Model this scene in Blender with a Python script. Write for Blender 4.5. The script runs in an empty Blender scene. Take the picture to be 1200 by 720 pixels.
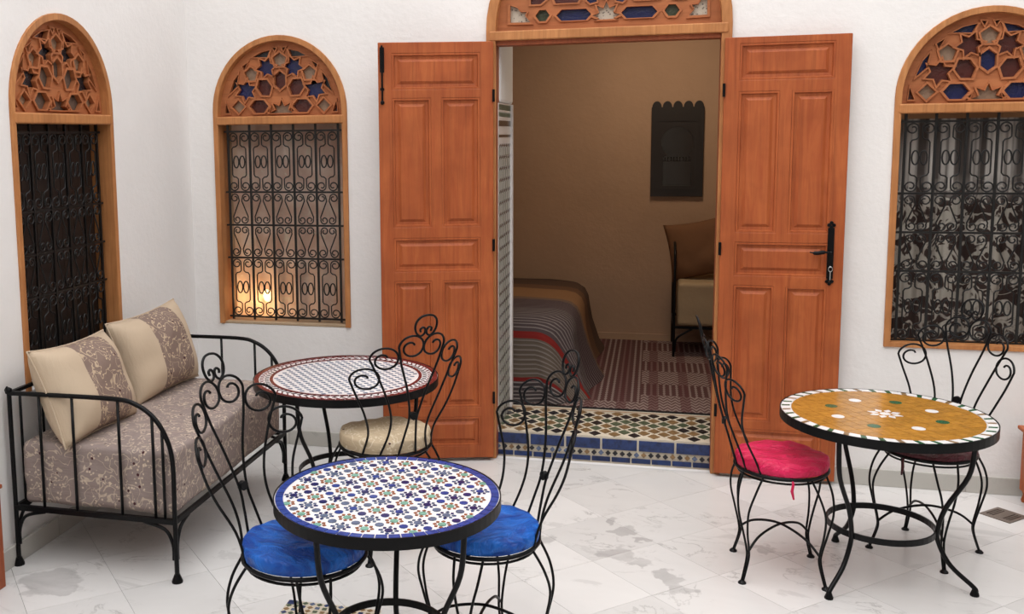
import bpy, bmesh, math, random
from mathutils import Vector, Matrix, noise
from mathutils.geometry import tessellate_polygon
PI = math.pi
random.seed(7)
SC = bpy.context.scene
COL = SC.collection

# ------------------------------------------------------------------ camera
def make_camera():
    yaw, pit, rol, f, y0, x0 = 0.2582, 0.1211, -0.0133, 1152.09, 298.92, 462.56
    cy, sy, cp, sp = math.cos(yaw), math.sin(yaw), math.cos(pit), math.sin(pit)
    F = Vector((-sy*cp, cy*cp, -sp)); R = Vector((cy, sy, 0)); U = R.cross(F)
    R2 = R*math.cos(rol)+U*math.sin(rol); U2 = -R*math.sin(rol)+U*math.cos(rol)
    m = Matrix((R2, U2, -F)).transposed().to_4x4()
    m.translation = Vector((0.8383, -5.6461, 1.9194))
    cam = bpy.data.cameras.new('camera'); o = bpy.data.objects.new('camera', cam)
    COL.objects.link(o); o.matrix_world = m
    cam.sensor_fit = 'HORIZONTAL'; cam.sensor_width = 36; cam.lens = f/1200*36
    cam.shift_x = (600-x0)/1200; cam.shift_y = (y0-360)/1200
    cam.clip_start = 0.02; cam.clip_end = 200
    SC.camera = o
make_camera()

# ------------------------------------------------------------------ light
w = bpy.data.worlds.new('sky'); SC.world = w; w.use_nodes = True
bg = w.node_tree.nodes['Background']
bg.inputs[0].default_value = (0.985, 0.985, 1.0, 1); bg.inputs[1].default_value = 3.2
SC.view_settings.view_transform = 'Standard'; SC.view_settings.look = 'None'
SC.view_settings.gamma = 1.0; SC.view_settings.use_curve_mapping = False
SC.view_settings.exposure = -0.17
sun = bpy.data.lights.new('hazy_sun', 'SUN'); so = bpy.data.objects.new('hazy_sun', sun); COL.objects.link(so)
sun.energy = 0.9; sun.angle = math.radians(50); sun.color = (1, .97, .93)
so.rotation_euler = (math.radians(20), math.radians(-14), 0)

# warm fill light added to brighten the room behind the door, no fixture seen
rl = bpy.data.lights.new('room_fill', 'AREA'); rl.shape = 'DISK'; rl.size = .5; rl.energy = 22; rl.color = (1, .80, .58)
ro = bpy.data.objects.new('room_fill', rl); COL.objects.link(ro); ro.location = (.9, 1.7, 3.1)
# ------------------------------------------------------------------ materials
def mat(name, col=(.8, .8, .8), rough=.6, metal=0.0, spec=None):
    m = bpy.data.materials.new(name); m.use_nodes = True
    b = m.node_tree.nodes['Principled BSDF']
    b.inputs['Base Color'].default_value = (*col, 1); b.inputs['Roughness'].default_value = rough
    b.inputs['Metallic'].default_value = metal
    if spec is not None: b.inputs['Specular IOR Level'].default_value = spec
    return m
class NT:
    def __init__(s, m): s.m = m; s.t = m.node_tree; s.b = s.t.nodes['Principled BSDF']
    def n(s, typ, **kw):
        x = s.t.nodes.new(typ)
        for k, v in kw.items(): setattr(x, k, v)
        return x
    def l(s, a, b): s.t.links.new(a, b)
    def coord(s, kind='Object', scale=(1, 1, 1), rot=(0, 0, 0)):
        c = s.n('ShaderNodeTexCoord'); mp = s.n('ShaderNodeMapping')
        if kind == 'World':
            g = s.n('ShaderNodeNewGeometry'); s.l(g.outputs['Position'], mp.inputs[0])
        else: s.l(c.outputs[kind], mp.inputs[0])
        mp.inputs['Scale'].default_value = scale; mp.inputs['Rotation'].default_value = rot
        return mp.outputs[0]
    def noise(s, vec, scale=5, detail=4, rough=.55, dist=0.0):
        x = s.n('ShaderNodeTexNoise'); x.inputs['Scale'].default_value = scale
        x.inputs['Detail'].default_value = detail; x.inputs['Roughness'].default_value = rough
        x.inputs['Distortion'].default_value = dist; s.l(vec, x.inputs['Vector']); return x.outputs[0]
    def ramp(s, fac, stops, interp='LINEAR'):
        r = s.n('ShaderNodeValToRGB'); e = r.color_ramp; e.interpolation = interp
        while len(e.elements) < len(stops): e.elements.new(1.0)
        for i, (p, c) in enumerate(stops):
            e.elements[i].position = p
            e.elements[i].color = (*c, 1) if isinstance(c, (tuple, list)) else (c, c, c, 1)
        s.l(fac, r.inputs[0]); return r.outputs[0]
    def mix(s, fac, a, b, mode='MIX'):
        x = s.n('ShaderNodeMix', data_type='RGBA', blend_type=mode)
        for sock, v in ((x.inputs[0], fac), (x.inputs[6], a), (x.inputs[7], b)):
            if hasattr(v, 'links'): s.l(v, sock)
            elif isinstance(v, (tuple, list)): sock.default_value = (*v, 1)
            else: sock.default_value = v
        return x.outputs[2]
    def math(s, op, a, b=0.0, c=None):
        x = s.n('ShaderNodeMath', operation=op)
        for i, v in enumerate((a, b) if c is None else (a, b, c)):
            if hasattr(v, 'links'): s.l(v, x.inputs[i])
            else: x.inputs[i].default_value = v
        return x.outputs[0]
    def bump(s, h, strength=.3, dist=.01):
        x = s.n('ShaderNodeBump'); x.inputs['Strength'].default_value = strength
        x.inputs['Distance'].default_value = dist; s.l(h, x.inputs['Height']); s.l(x.outputs[0], s.b.inputs['Normal'])
    def base(s, c): s.l(c, s.b.inputs['Base Color'])

def plaster(name, col, dirt=.04):
    m = mat(name, col, .85, spec=.2); t = NT(m); v = t.coord('World')
    n1 = t.noise(v, 2.2, 5, .6); n2 = t.noise(v, 26, 4, .6)
    t.base(t.mix(t.ramp(n1, [(.35, 0.0), (.7, 1.0)]), tuple(c*(1-dirt) for c in col), col))
    x = t.math('ADD', t.math('MULTIPLY', n1, 3.0), n2); t.bump(x, .25, .01); return m
M = {}
M['wall'] = plaster('white_plaster', (.81, .785, .765))
M['wall_in'] = plaster('tan_plaster', (.455, .295, .195), .08)
M['wall_far'] = plaster('unseen_wall_plaster', (.33, .31, .28))  # kept dark so the unseen courtyard walls bounce less light
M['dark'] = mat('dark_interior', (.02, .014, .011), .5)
M['iron'] = mat('black_iron', (.004, .004, .0045), .33, 0.0, .16)
t = NT(M['iron']); t.bump(t.noise(t.coord('Object'), 90, 3), .15, .002)
M['grille'] = mat('grille_iron', (.007, .0065, .0065), .4, 0.0, .42)

def wood(name, c1, c2, scale=1.0, rough=.5, axis=2):
    m = mat(name, c1, rough, spec=.28); t = NT(m)
    sc = [9*scale]*3; sc[axis] = .8*scale
    v = t.coord('Object', tuple(sc)); n = t.noise(v, 2.2, 6, .65, 1.2)
    sc2 = [60*scale]*3; sc2[axis] = 1.5*scale
    fine = t.noise(t.coord('Object', tuple(sc2)), 1.0, 3, .6, .3)
    c = t.mix(t.ramp(n, [(.3, 0.0), (.72, 1.0)]), c1, c2)
    c = t.mix(t.ramp(fine, [(.52, 0.0), (.7, .35)]), c, tuple(x*.45 for x in c1))
    blot = t.noise(t.coord('World'), 5, 3, .6)
    c = t.mix(t.ramp(blot, [(.38, .30), (.6, 0.0)]), c, tuple(x*.55 for x in c1))
    t.base(c); t.bump(fine, .15, .003); return m
M['door'] = wood('cedar_door_wood', (.33, .070, .020), (.45, .122, .036))
M['frame'] = wood('cedar_frame_wood', (.40, .155, .052), (.55, .245, .09))
M['fret'] = wood('fretwork_wood', (.36, .115, .042), (.46, .165, .062), 1, .6, 0)
M['redwood'] = wood('reddish_wood', (.30, .07, .03), (.38, .11, .04))
M['sill'] = plaster('worn_plaster', (.55, .40, .26), .3)

def marble(name, base, vein, patch, rnd=True):
    m = mat(name, base, .22, spec=.4); t = NT(m)
    v = t.coord('World')
    oi = t.n('ShaderNodeObjectInfo')
    add = t.n('ShaderNodeVectorMath', operation='ADD')
    cx = t.n('ShaderNodeCombineXYZ')
    t.l(t.math('MULTIPLY', oi.outputs['Random'], 37.0), cx.inputs[0]); t.l(t.math('MULTIPLY', oi.outputs['Random'], 91.0), cx.inputs[2])
    t.l(v, add.inputs[0]); t.l(cx.outputs[0], add.inputs[1]); v2 = add.outputs[0]
    mp = t.n('ShaderNodeMapping'); mp.inputs['Rotation'].default_value = (0, 0, .5); mp.inputs['Scale'].default_value = (1, 1.9, 1)
    t.l(v2, mp.inputs[0]); v3 = mp.outputs[0]
    n = t.noise(v3, 2.6, 8, .62, .8)
    ridge = t.math('ABSOLUTE', t.math('SUBTRACT', n, .5))
    veins = t.ramp(ridge, [(0.0, 1.0), (.006, .5), (.018, 0.0)])
    msk = t.ramp(t.noise(v2, 2.5, 3), [(.52, 0.0), (.66, 1.0)])
    pn = t.ramp(t.noise(v3, 1.9, 9, .68, 1.2), [(.59, 0.0), (.63, .75), (.75, 1.0)])
    soft = t.ramp(t.noise(v3, 1.4, 5, .6, .5), [(.4, 0.0), (.7, .45)])
    c = t.mix(soft, base, tuple(x*.86 for x in base))
    c = t.mix(t.math('MULTIPLY', pn, .38), c, patch)
    c = t.mix(t.math('MULTIPLY', t.math('MULTIPLY', veins, msk), .55), c, vein)
    if rnd:
        w0 = t.coord('World'); wn = t.n('ShaderNodeTexNoise'); wn.inputs['Scale'].default_value = 9; wn.inputs['Detail'].default_value = 6; t.l(w0, wn.inputs['Vector'])
        dsp = t.n('ShaderNodeVectorMath', operation='MULTIPLY_ADD'); t.l(wn.outputs['Color'], dsp.inputs[0]); dsp.inputs[1].default_value = (.26, .26, 0); t.l(w0, dsp.inputs[2])
        acc = None
        for bx, by, br in ((-1.70, -2.06, .13), (-1.58, -2.10, .08), (.66, -.83, .045), (.73, -.95, .06), (.80, -1.06, .05), (.70, -1.22, .09), (.82, -1.28, .06), (.93, -1.42, .07), (.98, -1.50, .06), (1.28, -1.00, .05), (1.36, -1.02, .05), (.35, -1.15, .07), (.12, -.75, .05), (.62, -2.0, .05)):
            ds = t.n('ShaderNodeVectorMath', operation='DISTANCE'); t.l(dsp.outputs[0], ds.inputs[0]); ds.inputs[1].default_value = (bx+.13, by+.13, 0)
            r_ = t.ramp(t.math('DIVIDE', ds.outputs['Value'], br), [(.80, 1.0), (1.0, 0.0)])
            acc = r_ if acc is None else t.math('MAXIMUM', acc, r_)
        c = t.mix(t.math('MULTIPLY', acc, t.ramp(n, [(.3, .85), (.65, .35)])), c, patch)
    tone = t.ramp(oi.outputs['Random'], [(0.0, .90), (1.0, 1.03)])
    c = t.mix(1.0, c, tone, 'MULTIPLY')
    t.base(c); return m
M['marble'] = marble('white_marble', (.70, .685, .67), (.20, .19, .185), (.40, .385, .38))
M['marble_base'] = marble('grey_marble_skirting', (.50, .48, .44), (.15, .14, .13), (.36, .34, .31), False)
M['grout'] = mat('floor_grout', (.52, .50, .47), .8)
M['mortar'] = plaster('cream_mortar', (.66, .58, .46), .25)

def glaze(name, col, rough=.22, var=.35):
    m = mat(name, col, rough, spec=.45); t = NT(m); oi = t.n('ShaderNodeObjectInfo')
    n = t.noise(t.coord('World'), 40, 4, .6)
    c = t.mix(t.ramp(n, [(.4, 0.0), (.7, 1.0)]), col, tuple(min(1, x*(1-var)) for x in col))
    c = t.mix(1.0, c, t.ramp(oi.outputs['Random'], [(0, 1-var*.6), (1, 1.0)]), 'MULTIPLY')
    t.base(c); return m
M['t_white'] = glaze('white_glaze', (.80, .77, .76), .2, .08)
M['t_blue'] = glaze('cobalt_glaze', (.030, .065, .30))
M['t_blue2'] = glaze('worn_blue_glaze', (.020, .042, .145), .35, .6)
M['t_navy'] = glaze('navy_glaze', (.018, .022, .14))
M['t_steel'] = glaze('slate_blue_glaze', (.13, .17, .27))
M['t_green'] = glaze('mint_glaze', (.22, .46, .36))
M['t_dgreen'] = glaze('bottle_green_glaze', (.035, .14, .06))
M['t_rust'] = glaze('rust_glaze', (.36, .12, .055))
M['t_maroon'] = glaze('maroon_glaze', (.17, .018, .022))
M['t_ochre'] = glaze('ochre_glaze', (.50, .23, .035), .18, .3)
M['t_black'] = glaze('black_glaze', (.02, .02, .025))
M['t_brown'] = glaze('brown_glaze', (.27, .16, .07), .35)
M['t_olive'] = glaze('olive_glaze', (.09, .12, .07), .35)

def satin(name, c1, c2):
    m = mat(name, c1, .42, spec=.35); t = NT(m); b = t.b
    b.inputs['Sheen Weight'].default_value = .25; b.inputs['Sheen Roughness'].default_value = .35
    b.inputs['Sheen Tint'].default_value = (*[min(1, x*1.5+.05) for x in c1], 1)
    n = t.noise(t.coord('Object', (1, 2.2, 1), (0, 0, .5)), 9, 4, .55, .8)
    t.base(t.mix(t.ramp(n, [(.42, 0.0), (.62, 1.0)]), c1, c2)); t.bump(n, .9, .04); return m  # same noise puts light and dark of the folds into the colour
M['blue'] = satin('royal_blue_satin', (.002, .045, .27), (.006, .12, .50))
M['red'] = satin('crimson_satin', (.50, .006, .055), (.66, .012, .09))
M['maroon_cloth'] = satin('dark_maroon_cloth', (.06, .008, .012), (.09, .01, .02))

def embroidered(name, ground, thread, bands=None):
    m = mat(name, ground, .7, spec=.25); t = NT(m)
    v = t.coord('Object')
    n = t.noise(v, 17, 1, .5, .8)
    vine = t.math('MULTIPLY', t.ramp(t.math('ABSOLUTE', t.math('SUBTRACT', n, .5)), [(0.0, 1.0), (.014, 1.0), (.022, 0.0)]), .75)
    vo = t.n('ShaderNodeTexVoronoi'); vo.inputs['Scale'].default_value = 15; t.l(v, vo.inputs['Vector'])
    pet = t.n('ShaderNodeTexVoronoi'); pet.inputs['Scale'].default_value = 62; t.l(v, pet.inputs['Vector'])
    near = t.ramp(vo.outputs['Distance'], [(.42, 1.0), (.46, 0.0)])
    leaf = t.math('MULTIPLY', near, t.ramp(pet.outputs['Distance'], [(.30, 1.0), (.36, 0.0)]))
    core = t.ramp(vo.outputs['Distance'], [(.09, 1.0), (.11, 0.0)])
    tex = t.noise(t.coord('Object', (14, 14, 60)), 3, 3)
    g = t.mix(tex, tuple(x*.86 for x in ground), tuple(min(1, x*1.1) for x in ground))
    c = t.mix(t.math('MAXIMUM', vine, leaf), g, thread); c = t.mix(core, c, (.06, .015, .02))
    if bands:
        sx = t.n('ShaderNodeSeparateXYZ'); t.l(v, sx.inputs[0])
        e = t.math('GREATER_THAN', t.math('ABSOLUTE', t.math('SUBTRACT', sx.outputs[0], bands[2])), bands[0])
        c = t.mix(e, c, bands[1])
    wr = t.noise(t.coord('Object', (2, 2, 9)), 5, 4, .55, .4)
    t.base(c); t.bump(wr, .3, .015); return m
M['spread'] = embroidered('taupe_embroidered_cover', (.285, .225, .205), (.58, .47, .36))
M['pil'] = embroidered('pillow_fabric', (.235, .165, .135), (.60, .46, .31), (.135, (.52, .405, .29), .03))
M['piping'] = mat('cream_piping', (.50, .39, .28), .7)
M['brocade'] = embroidered('beige_brocade', (.46, .36, .24), (.62, .53, .39))
t = NT(M['brocade'])

# ------------------------------------------------------------------ object helpers
def tag(o, label=None, cat=None, group=None, kind=None):
    if label: o['label'] = label
    if cat: o['category'] = cat
    if group: o['group'] = group
    if kind: o['kind'] = kind
    return o
def empty(name, loc=(0, 0, 0), rz=0.0, parent=None):
    o = bpy.data.objects.new(name, None); COL.objects.link(o); o.location = loc; o.rotation_euler = (0, 0, rz)
    o.empty_display_size = .1
    if parent: o.parent = parent
    return o
class MB:
    """collects verts/faces, builds one mesh object"""
    def __init__(s): s.v = []; s.f = []; s.mi = []; s.cur = 0
    def add(s, vs, fs):
        k = len(s.v); s.v += [tuple(v) for v in vs]; s.f += [tuple(i+k for i in f) for f in fs]; s.mi += [s.cur]*len(fs); return s
    def box(s, x0, x1, y0, y1, z0, z1):
        vs = [(x, y, z) for z in (z0, z1) for y in (y0, y1) for x in (x0, x1)]
        return s.add(vs, [(0, 2, 3, 1), (4, 5, 7, 6), (0, 1, 5, 4), (2, 6, 7, 3), (0, 4, 6, 2), (1, 3, 7, 5)])
    def tube(s, pts, r, n=8, closed=False, cap=True):
        P = [Vector(p) for p in pts]; N = len(P)
        R = r if isinstance(r, (list, tuple)) else [r]*N
        T = []
        for i in range(N):
            a = P[(i-1) % N] if (closed or i > 0) else P[i]; b = P[(i+1) % N] if (closed or i < N-1) else P[i]
            d = b-a; T.append(d.normalized() if d.length > 1e-9 else Vector((0, 0, 1)))
        u = T[0].orthogonal().normalized(); vs = []
        for i in range(N):
            u = (u - T[i]*u.dot(T[i]))
            u = u.normalized() if u.length > 1e-6 else T[i].orthogonal().normalized()
            w_ = T[i].cross(u)
            vs += [P[i]+(u*math.cos(2*PI*k/n+PI/n)+w_*math.sin(2*PI*k/n+PI/n))*R[i] for k in range(n)]
        fs = []
        for i in range(N if closed else N-1):
            j = (i+1) % N
            for k in range(n): fs.append((i*n+k, i*n+(k+1) % n, j*n+(k+1) % n, j*n+k))
        if cap and not closed: fs += [tuple(range(n))[::-1], tuple((N-1)*n+k for k in range(n))]
        return s.add(vs, fs)
    def lathe(s, prof, n=32, c=(0, 0, 0), closed=False):
        vs = [(c[0]+r*math.cos(2*PI*k/n), c[1]+r*math.sin(2*PI*k/n), c[2]+z) for r, z in prof for k in range(n)]
        m = len(prof); fs = []
        for i in range(m if closed else m-1):
            j = (i+1) % m
            for k in range(n): fs.append((i*n+k, i*n+(k+1) % n, j*n+(k+1) % n, j*n+k))
        if not closed: fs += [tuple(range(n))[::-1], tuple((m-1)*n+k for k in range(n))]
        return s.add(vs, fs)
    def prism(s, poly, z0, z1):
        n = len(poly); vs = [(x, y, z0) for x, y in poly]+[(x, y, z1) for x, y in poly]
        return s.add(vs, [tuple(range(n))[::-1], tuple(range(n, 2*n))]+[(i, (i+1) % n, n+(i+1) % n, n+i) for i in range(n)])
    def xz(s, poly, y0, y1):      # prism in the xz plane, front face at y0
        n = len(poly); vs = [(x, y0, z) for x, z in poly]+[(x, y1, z) for x, z in poly]
        return s.add(vs, [tuple(range(n)), tuple(range(n, 2*n))[::-1]]+[(i, n+i, n+(i+1) % n, (i+1) % n) for i in range(n)])
    def plate(s, outer, holes, y0, y1):     # xz plane plate with holes
        loops = [outer]+list(holes)
        tri = tessellate_polygon([[Vector((x, z, 0)) for x, z in L] for L in loops])
        flat = [p for L in loops for p in L]; n = len(flat)
        vs = [(x, y0, z) for x, z in flat]+[(x, y1, z) for x, z in flat]; fs = []
        for a, b, c_ in tri: fs += [(a, b, c_), (n+c_, n+b, n+a)]
        k = 0
        for L in loops:
            m = len(L)
            for i in range(m): fs.append((k+i, k+(i+1) % m, n+k+(i+1) % m, n+k+i))
            k += m
        return s.add(vs, fs)
    def xform(s, mtx): s.v = [tuple(mtx @ Vector(v)) for v in s.v]; return s
    def mesh(s, name, mats, smooth=False, fix=True):
        me = bpy.data.meshes.new(name); me.from_pydata(s.v, [], s.f)
        for m_ in (mats if isinstance(mats, (list, tuple)) else [mats]): me.materials.append(m_)
        me.polygons.foreach_set('material_index', s.mi)
        if fix:
            bm = bmesh.new(); bm.from_mesh(me); bmesh.ops.recalc_face_normals(bm, faces=bm.faces); bm.to_mesh(me); bm.free()
        if smooth: me.polygons.foreach_set('use_smooth', [True]*len(me.polygons))
        me.update(); return me
    def build(s, name, mats, parent=None, smooth=False, bevel=0, fix=True, seg=2):
        o = bpy.data.objects.new(name, s.mesh(name, mats, smooth, fix)); COL.objects.link(o)
        if parent: o.parent = parent
        if bevel:
            b = o.modifiers.new('bevel', 'BEVEL'); b.width = bevel; b.segments = seg; b.limit_method = 'ANGLE'; b.angle_limit = .6
        return o
def inst(name, me, parent, loc=(0, 0, 0), rz=0):
    o = bpy.data.objects.new(name, me); COL.objects.link(o); o.parent = parent; o.location = loc; o.rotation_euler = (0, 0, rz); return o
def cr(pts, k=6, closed=False):
    P = [Vector(p) for p in pts]; n = len(P); out = []
    rng = range(n) if closed else range(n-1)
    for i in rng:
        if closed: a, b, c, d = P[(i-1) % n], P[i], P[(i+1) % n], P[(i+2) % n]
        else: a, b, c, d = P[max(i-1, 0)], P[i], P[i+1], P[min(i+2, n-1)]
        for j in range(k):
            q = j/k; out.append(.5*((2*b)+(c-a)*q+(2*a-5*b+4*c-d)*q*q+(3*b-a-3*c+d)*q**3))
    if not closed: out.append(P[-1])
    return out
def spiral(cx, cz, R, a0, turn, r1=.3, n=26, hold=.4):
    o = []
    for i in range(n+1):
        q = i/n; a = math.radians(a0+turn*q); k = 0 if q < hold else (q-hold)/(1-hold)
        r = R*(1-(1-r1)*k); o.append((cx+r*math.cos(a), cz+r*math.sin(a)))
    return o
def copy_tree(o, parent=None):
    c = o.copy(); COL.objects.link(c); c.parent = parent
    for ch in list(o.children): copy_tree(ch, c)
    return c
def clip(poly, a, b, c):      # keep a*x+b*y<=c
    out = []
    for i in range(len(poly)):
        p, q = poly[i], poly[(i+1) % len(poly)]; dp = a*p[0]+b*p[1]-c; dq = a*q[0]+b*q[1]-c
        if dp <= 0: out.append(p)
        if (dp < 0 < dq) or (dq < 0 < dp):
            k = dp/(dp-dq); out.append((p[0]+(q[0]-p[0])*k, p[1]+(q[1]-p[1])*k))
    return out
def area(p): return abs(sum(p[i][0]*p[(i+1) % len(p)][1]-p[(i+1) % len(p)][0]*p[i][1] for i in range(len(p))))/2
def arch(hw, zb, zs, rise, cx=0, n=28):
    return [(cx-hw, zb), (cx+hw, zb)]+[(cx+hw*math.cos(PI*i/n), zs+rise*math.sin(PI*i/n)) for i in range(n+1)]
def star(cx, cz, R, k=6, rin=.56, rot=90):
    return [(cx+(R if i % 2 == 0 else R*rin)*math.cos(math.radians(rot+180*i/k)), cz+(R if i % 2 == 0 else R*rin)*math.sin(math.radians(rot+180*i/k))) for i in range(2*k)]
def hexa(cx, cz, w_, h_, rot=0, sh=.5):      # pointed along local x
    p = [(-w_/2, 0), (-w_/2*sh, h_/2), (w_/2*sh, h_/2), (w_/2, 0), (w_/2*sh, -h_/2), (-w_/2*sh, -h_/2)]
    c, s = math.cos(math.radians(rot)), math.sin(math.radians(rot))
    return [(cx+x*c-z*s, cz+x*s+z*c) for x, z in p]
def ngon(cx, cy, r, k, rot=0): return [(cx+r*math.cos(rot+2*PI*i/k), cy+r*math.sin(rot+2*PI*i/k)) for i in range(k)]

# ------------------------------------------------------------------ setting : shell
XL = -1.965
W2C, W3C, W1Y = -1.366, 2.471, -1.342
ZB, ZS, RISE, HW = .755, 2.075, .452, .432
DX0, DX1 = -.06, 1.195
STEP = .155
def S(o): o['kind'] = 'structure'; return o
HT = 5.2
hole2 = arch(HW-.004, ZB, ZS, RISE-.004, W2C); hole3 = arch(HW-.004, ZB+.01, ZS, RISE-.004, W3C)
hd = arch((DX1-DX0)/2+.03, -.02, 2.52, .64, (DX0+DX1)/2)
b = MB(); OUT = [(-3.2, -.02), (4.6, -.02), (4.6, HT), (-3.2, HT)]
b.plate(OUT, [hole2, hole3, [(x, max(z, -.01)) for x, z in hd]], 0, .10)
hw_ = [(x+(.40 if x > .6 else 0), z) for x, z in [(x, max(z, -.01)) for x, z in hd]]
b.plate(OUT, [hole2, hole3, hw_], .10, .58)
S(b.build('wall_back', M['wall']))
b = MB(); b.plate([(-7.2, -.02), (0, -.02), (0, HT), (-7.2, HT)], [arch(HW-.004, ZB, ZS, RISE-.004, W1Y)], 0, .45)
o = S(b.build('wall_left', M['wall'])); o.rotation_euler = (0, 0, PI/2); o.location = (XL, 0, 0)
S(MB().box(4.6, 4.8, -7.2, .58, -.02, HT).build('unseen_wall_right', M['wall_far']))  # unseen side wall, tall and dark to cut low skylight
S(MB().box(-2.4, 4.8, -7.4, -7.2, -.02, HT).build('unseen_wall_front', M['wall_far']))  # unseen wall behind the camera, added so light falls from above

# courtyard floor : base + marble slabs
fl = S(MB().box(-2.4, 4.6, -7.2, .0, -.12, -.006).build('floor', M['grout']))
ang = math.radians(43); side = .385; ca, sa = math.cos(ang), math.sin(ang); ox, oy = .62, -.785
for i in range(-16, 17):
    for j in range(-16, 17):
        g = .0007; q = [(i*side+g, j*side+g), ((i+1)*side-g, j*side+g), ((i+1)*side-g, (j+1)*side-g), (i*side+g, (j+1)*side-g)]
        q = [(ox+x*ca-y*sa, oy+x*sa+y*ca) for x, y in q]
        for a_, b_, c_ in ((-1, 0, -XL), (1, 0, 3.9), (0, 1, 0), (0, -1, 4.2)): q = clip(q, a_, b_, c_) if q else q
        if len(q) > 2 and area(q) > .0008:
            MB().prism(q, -.006, 0).build('marble_slab', M['marble'], fl, fix=False)
# mosaic inset in the paving (bottom of frame)
cab = MB().box(-.60, -.20, -2.42, -1.995, 0, .001).build('mosaic_bed', M['mortar'], fl)
mm = MB(); 
for i in range(13):
    for j in range(14):
        x, y = -.585+i*.0308, -2.01-j*.03
        mm.cur = random.choice((0, 1, 2, 3)) if (i+j) % 2 else random.choice((1, 2))
        mm.prism(ngon(x, y, .0135, 4, PI/4 if (i*j) % 3 else 0), .001, .002)
o = mm.build('mosaic_tile', [M['t_blue2'], M['t_olive'], M['t_brown'], M['t_steel']], fl); o['kind'] = 'stuff'
MB().box(-.598, -.562, -2.03, -1.996, .001, .0025).build('tile', M['t_blue2'], fl)

# skirting
for x0, x1, nm in ((XL, -.09, 'baseboard_back'), (1.225, 4.6, 'baseboard_back')):
    bb = S(MB().box(x0, x1, -.022, 0, 0, .085).build(nm, M['marble_base']))
    x = x0
    while x < x1-.02:
        xe = min(x+.62, x1)
        MB().box(x+.001, xe-.001, -.030, -.022, 0, .093).build('marble_panel', M['marble_base'], bb, bevel=.003); x = xe
bb = S(MB().box(XL, XL+.022, -7.2, -.03, 0, .085).build('baseboard_left', M['marble_base']))
y = -7.2
while y < -.06:
    ye = min(y+.62, -.03); MB().box(XL+.022, XL+.030, y+.001, ye-.001, 0, .093).build('marble_panel', M['marble_base'], bb, bevel=.003); y = ye

# ------------------------------------------------------------------ room behind
S(MB().box(-3.2, 3.4, .58, 2.95, -.02, STEP).build('floor_inside', M['mortar']))
S(MB().box(-3.2, 3.4, 2.85, 3.05, -.02, 3.2).build('wall_rear', M['wall_in']))
S(MB().box(-3.4, -3.2, .0, 3.05, -.02, 3.2).build('wall_side', M['wall_in']))
S(MB().box(3.4, 3.6, .58, 3.05, -.02, 3.2).build('wall_side', M['wall_in']))
S(MB().box(-3.4, 3.6, .58, 3.05, 3.2, 3.35).build('ceiling', M['wall_in']))
S(MB().box(-.9, 3.3, 2.832, 2.85, STEP, STEP+.06).build('baseboard_rear', M['wall_in']))
o = S(MB().box(-3.18, 3.38, .582, .59, STEP, 3.2).build('trim_3', M['wall_in']))
me = o.data; bpy.data.objects.remove(o)      # inner lining with the same openings
b = MB(); b.plate([(-3.18, STEP), (3.38, STEP), (3.38, 3.2), (-3.18, 3.2)], [hole2, hole3, [(x+(.40 if x > .6 else 0), max(z, STEP+.002)) for x, z in arch((DX1-DX0)/2+.03, -.02, 2.45, .40, (DX0+DX1)/2)]], .58, .592)
S(b.build('trim_3', M['wall_in']))

# threshold step
st = S(MB().box(DX0, DX1+.36, .10, .58, -.02, STEP-.004).build('trim_1', M['mortar']))
st = S(MB().box(DX0, DX1, .068, .10, -.02, STEP-.004).build('trim_1', M['mortar']))
n = 6; wd = (DX1-DX0)/n
for i in range(n):
    MB().box(DX0+i*wd+.006, DX0+(i+1)*wd-.006, .060, .070, .076, .138).build('blue_tile', M['t_blue2'], st, bevel=.002)
n = 11; wd = (DX1-DX0)/n
for i in range(n):
    MB().box(DX0+i*wd+.004, DX0+(i+1)*wd-.004, .061, .070, .002, .030).build('blue_tile', M['t_blue2'], st, bevel=.002)
i = 0; x = DX0+.02
dm = MB().xz(ngon(0, 0, .0155, 4), .060, .070).mesh('diamond', M['t_black']); dms = [dm]+[dm.copy() for _ in range(2)]
dms[1].materials[0] = M['t_steel']; dms[2].materials[0] = M['t_brown']
while x < DX1-.01:
    inst('diamond_tile', random.choice((dms[0], dms[0], dms[1], dms[2])), st, (x, 0, .053+random.uniform(-.002, .002))); x += .0405
dm = MB().prism([(-.036, 0), (0, -.046), (.036, 0), (0, .046)], STEP-.004, STEP-.001).mesh('diamond', M['t_black']); D = {}
for k in ('t_black', 't_brown', 't_olive'): D[k] = dm.copy(); D[k].materials[0] = M[k]
r = 0; y = .115
while y < .60:
    x = DX0+.03+(.056 if r % 2 else 0)
    while x < DX1+.34:
        if y < .12 and x > DX1-.03: break
        inst('diamond_tile', D[('t_black', 't_brown', 't_olive', 't_brown', 't_black', 't_olive', 't_brown', 't_black')[(r+int(random.random()*1.6)) % 8]], st, (x+random.uniform(-.003, .003), y, 0)); x += .112
    y += .054; r += 1
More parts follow.
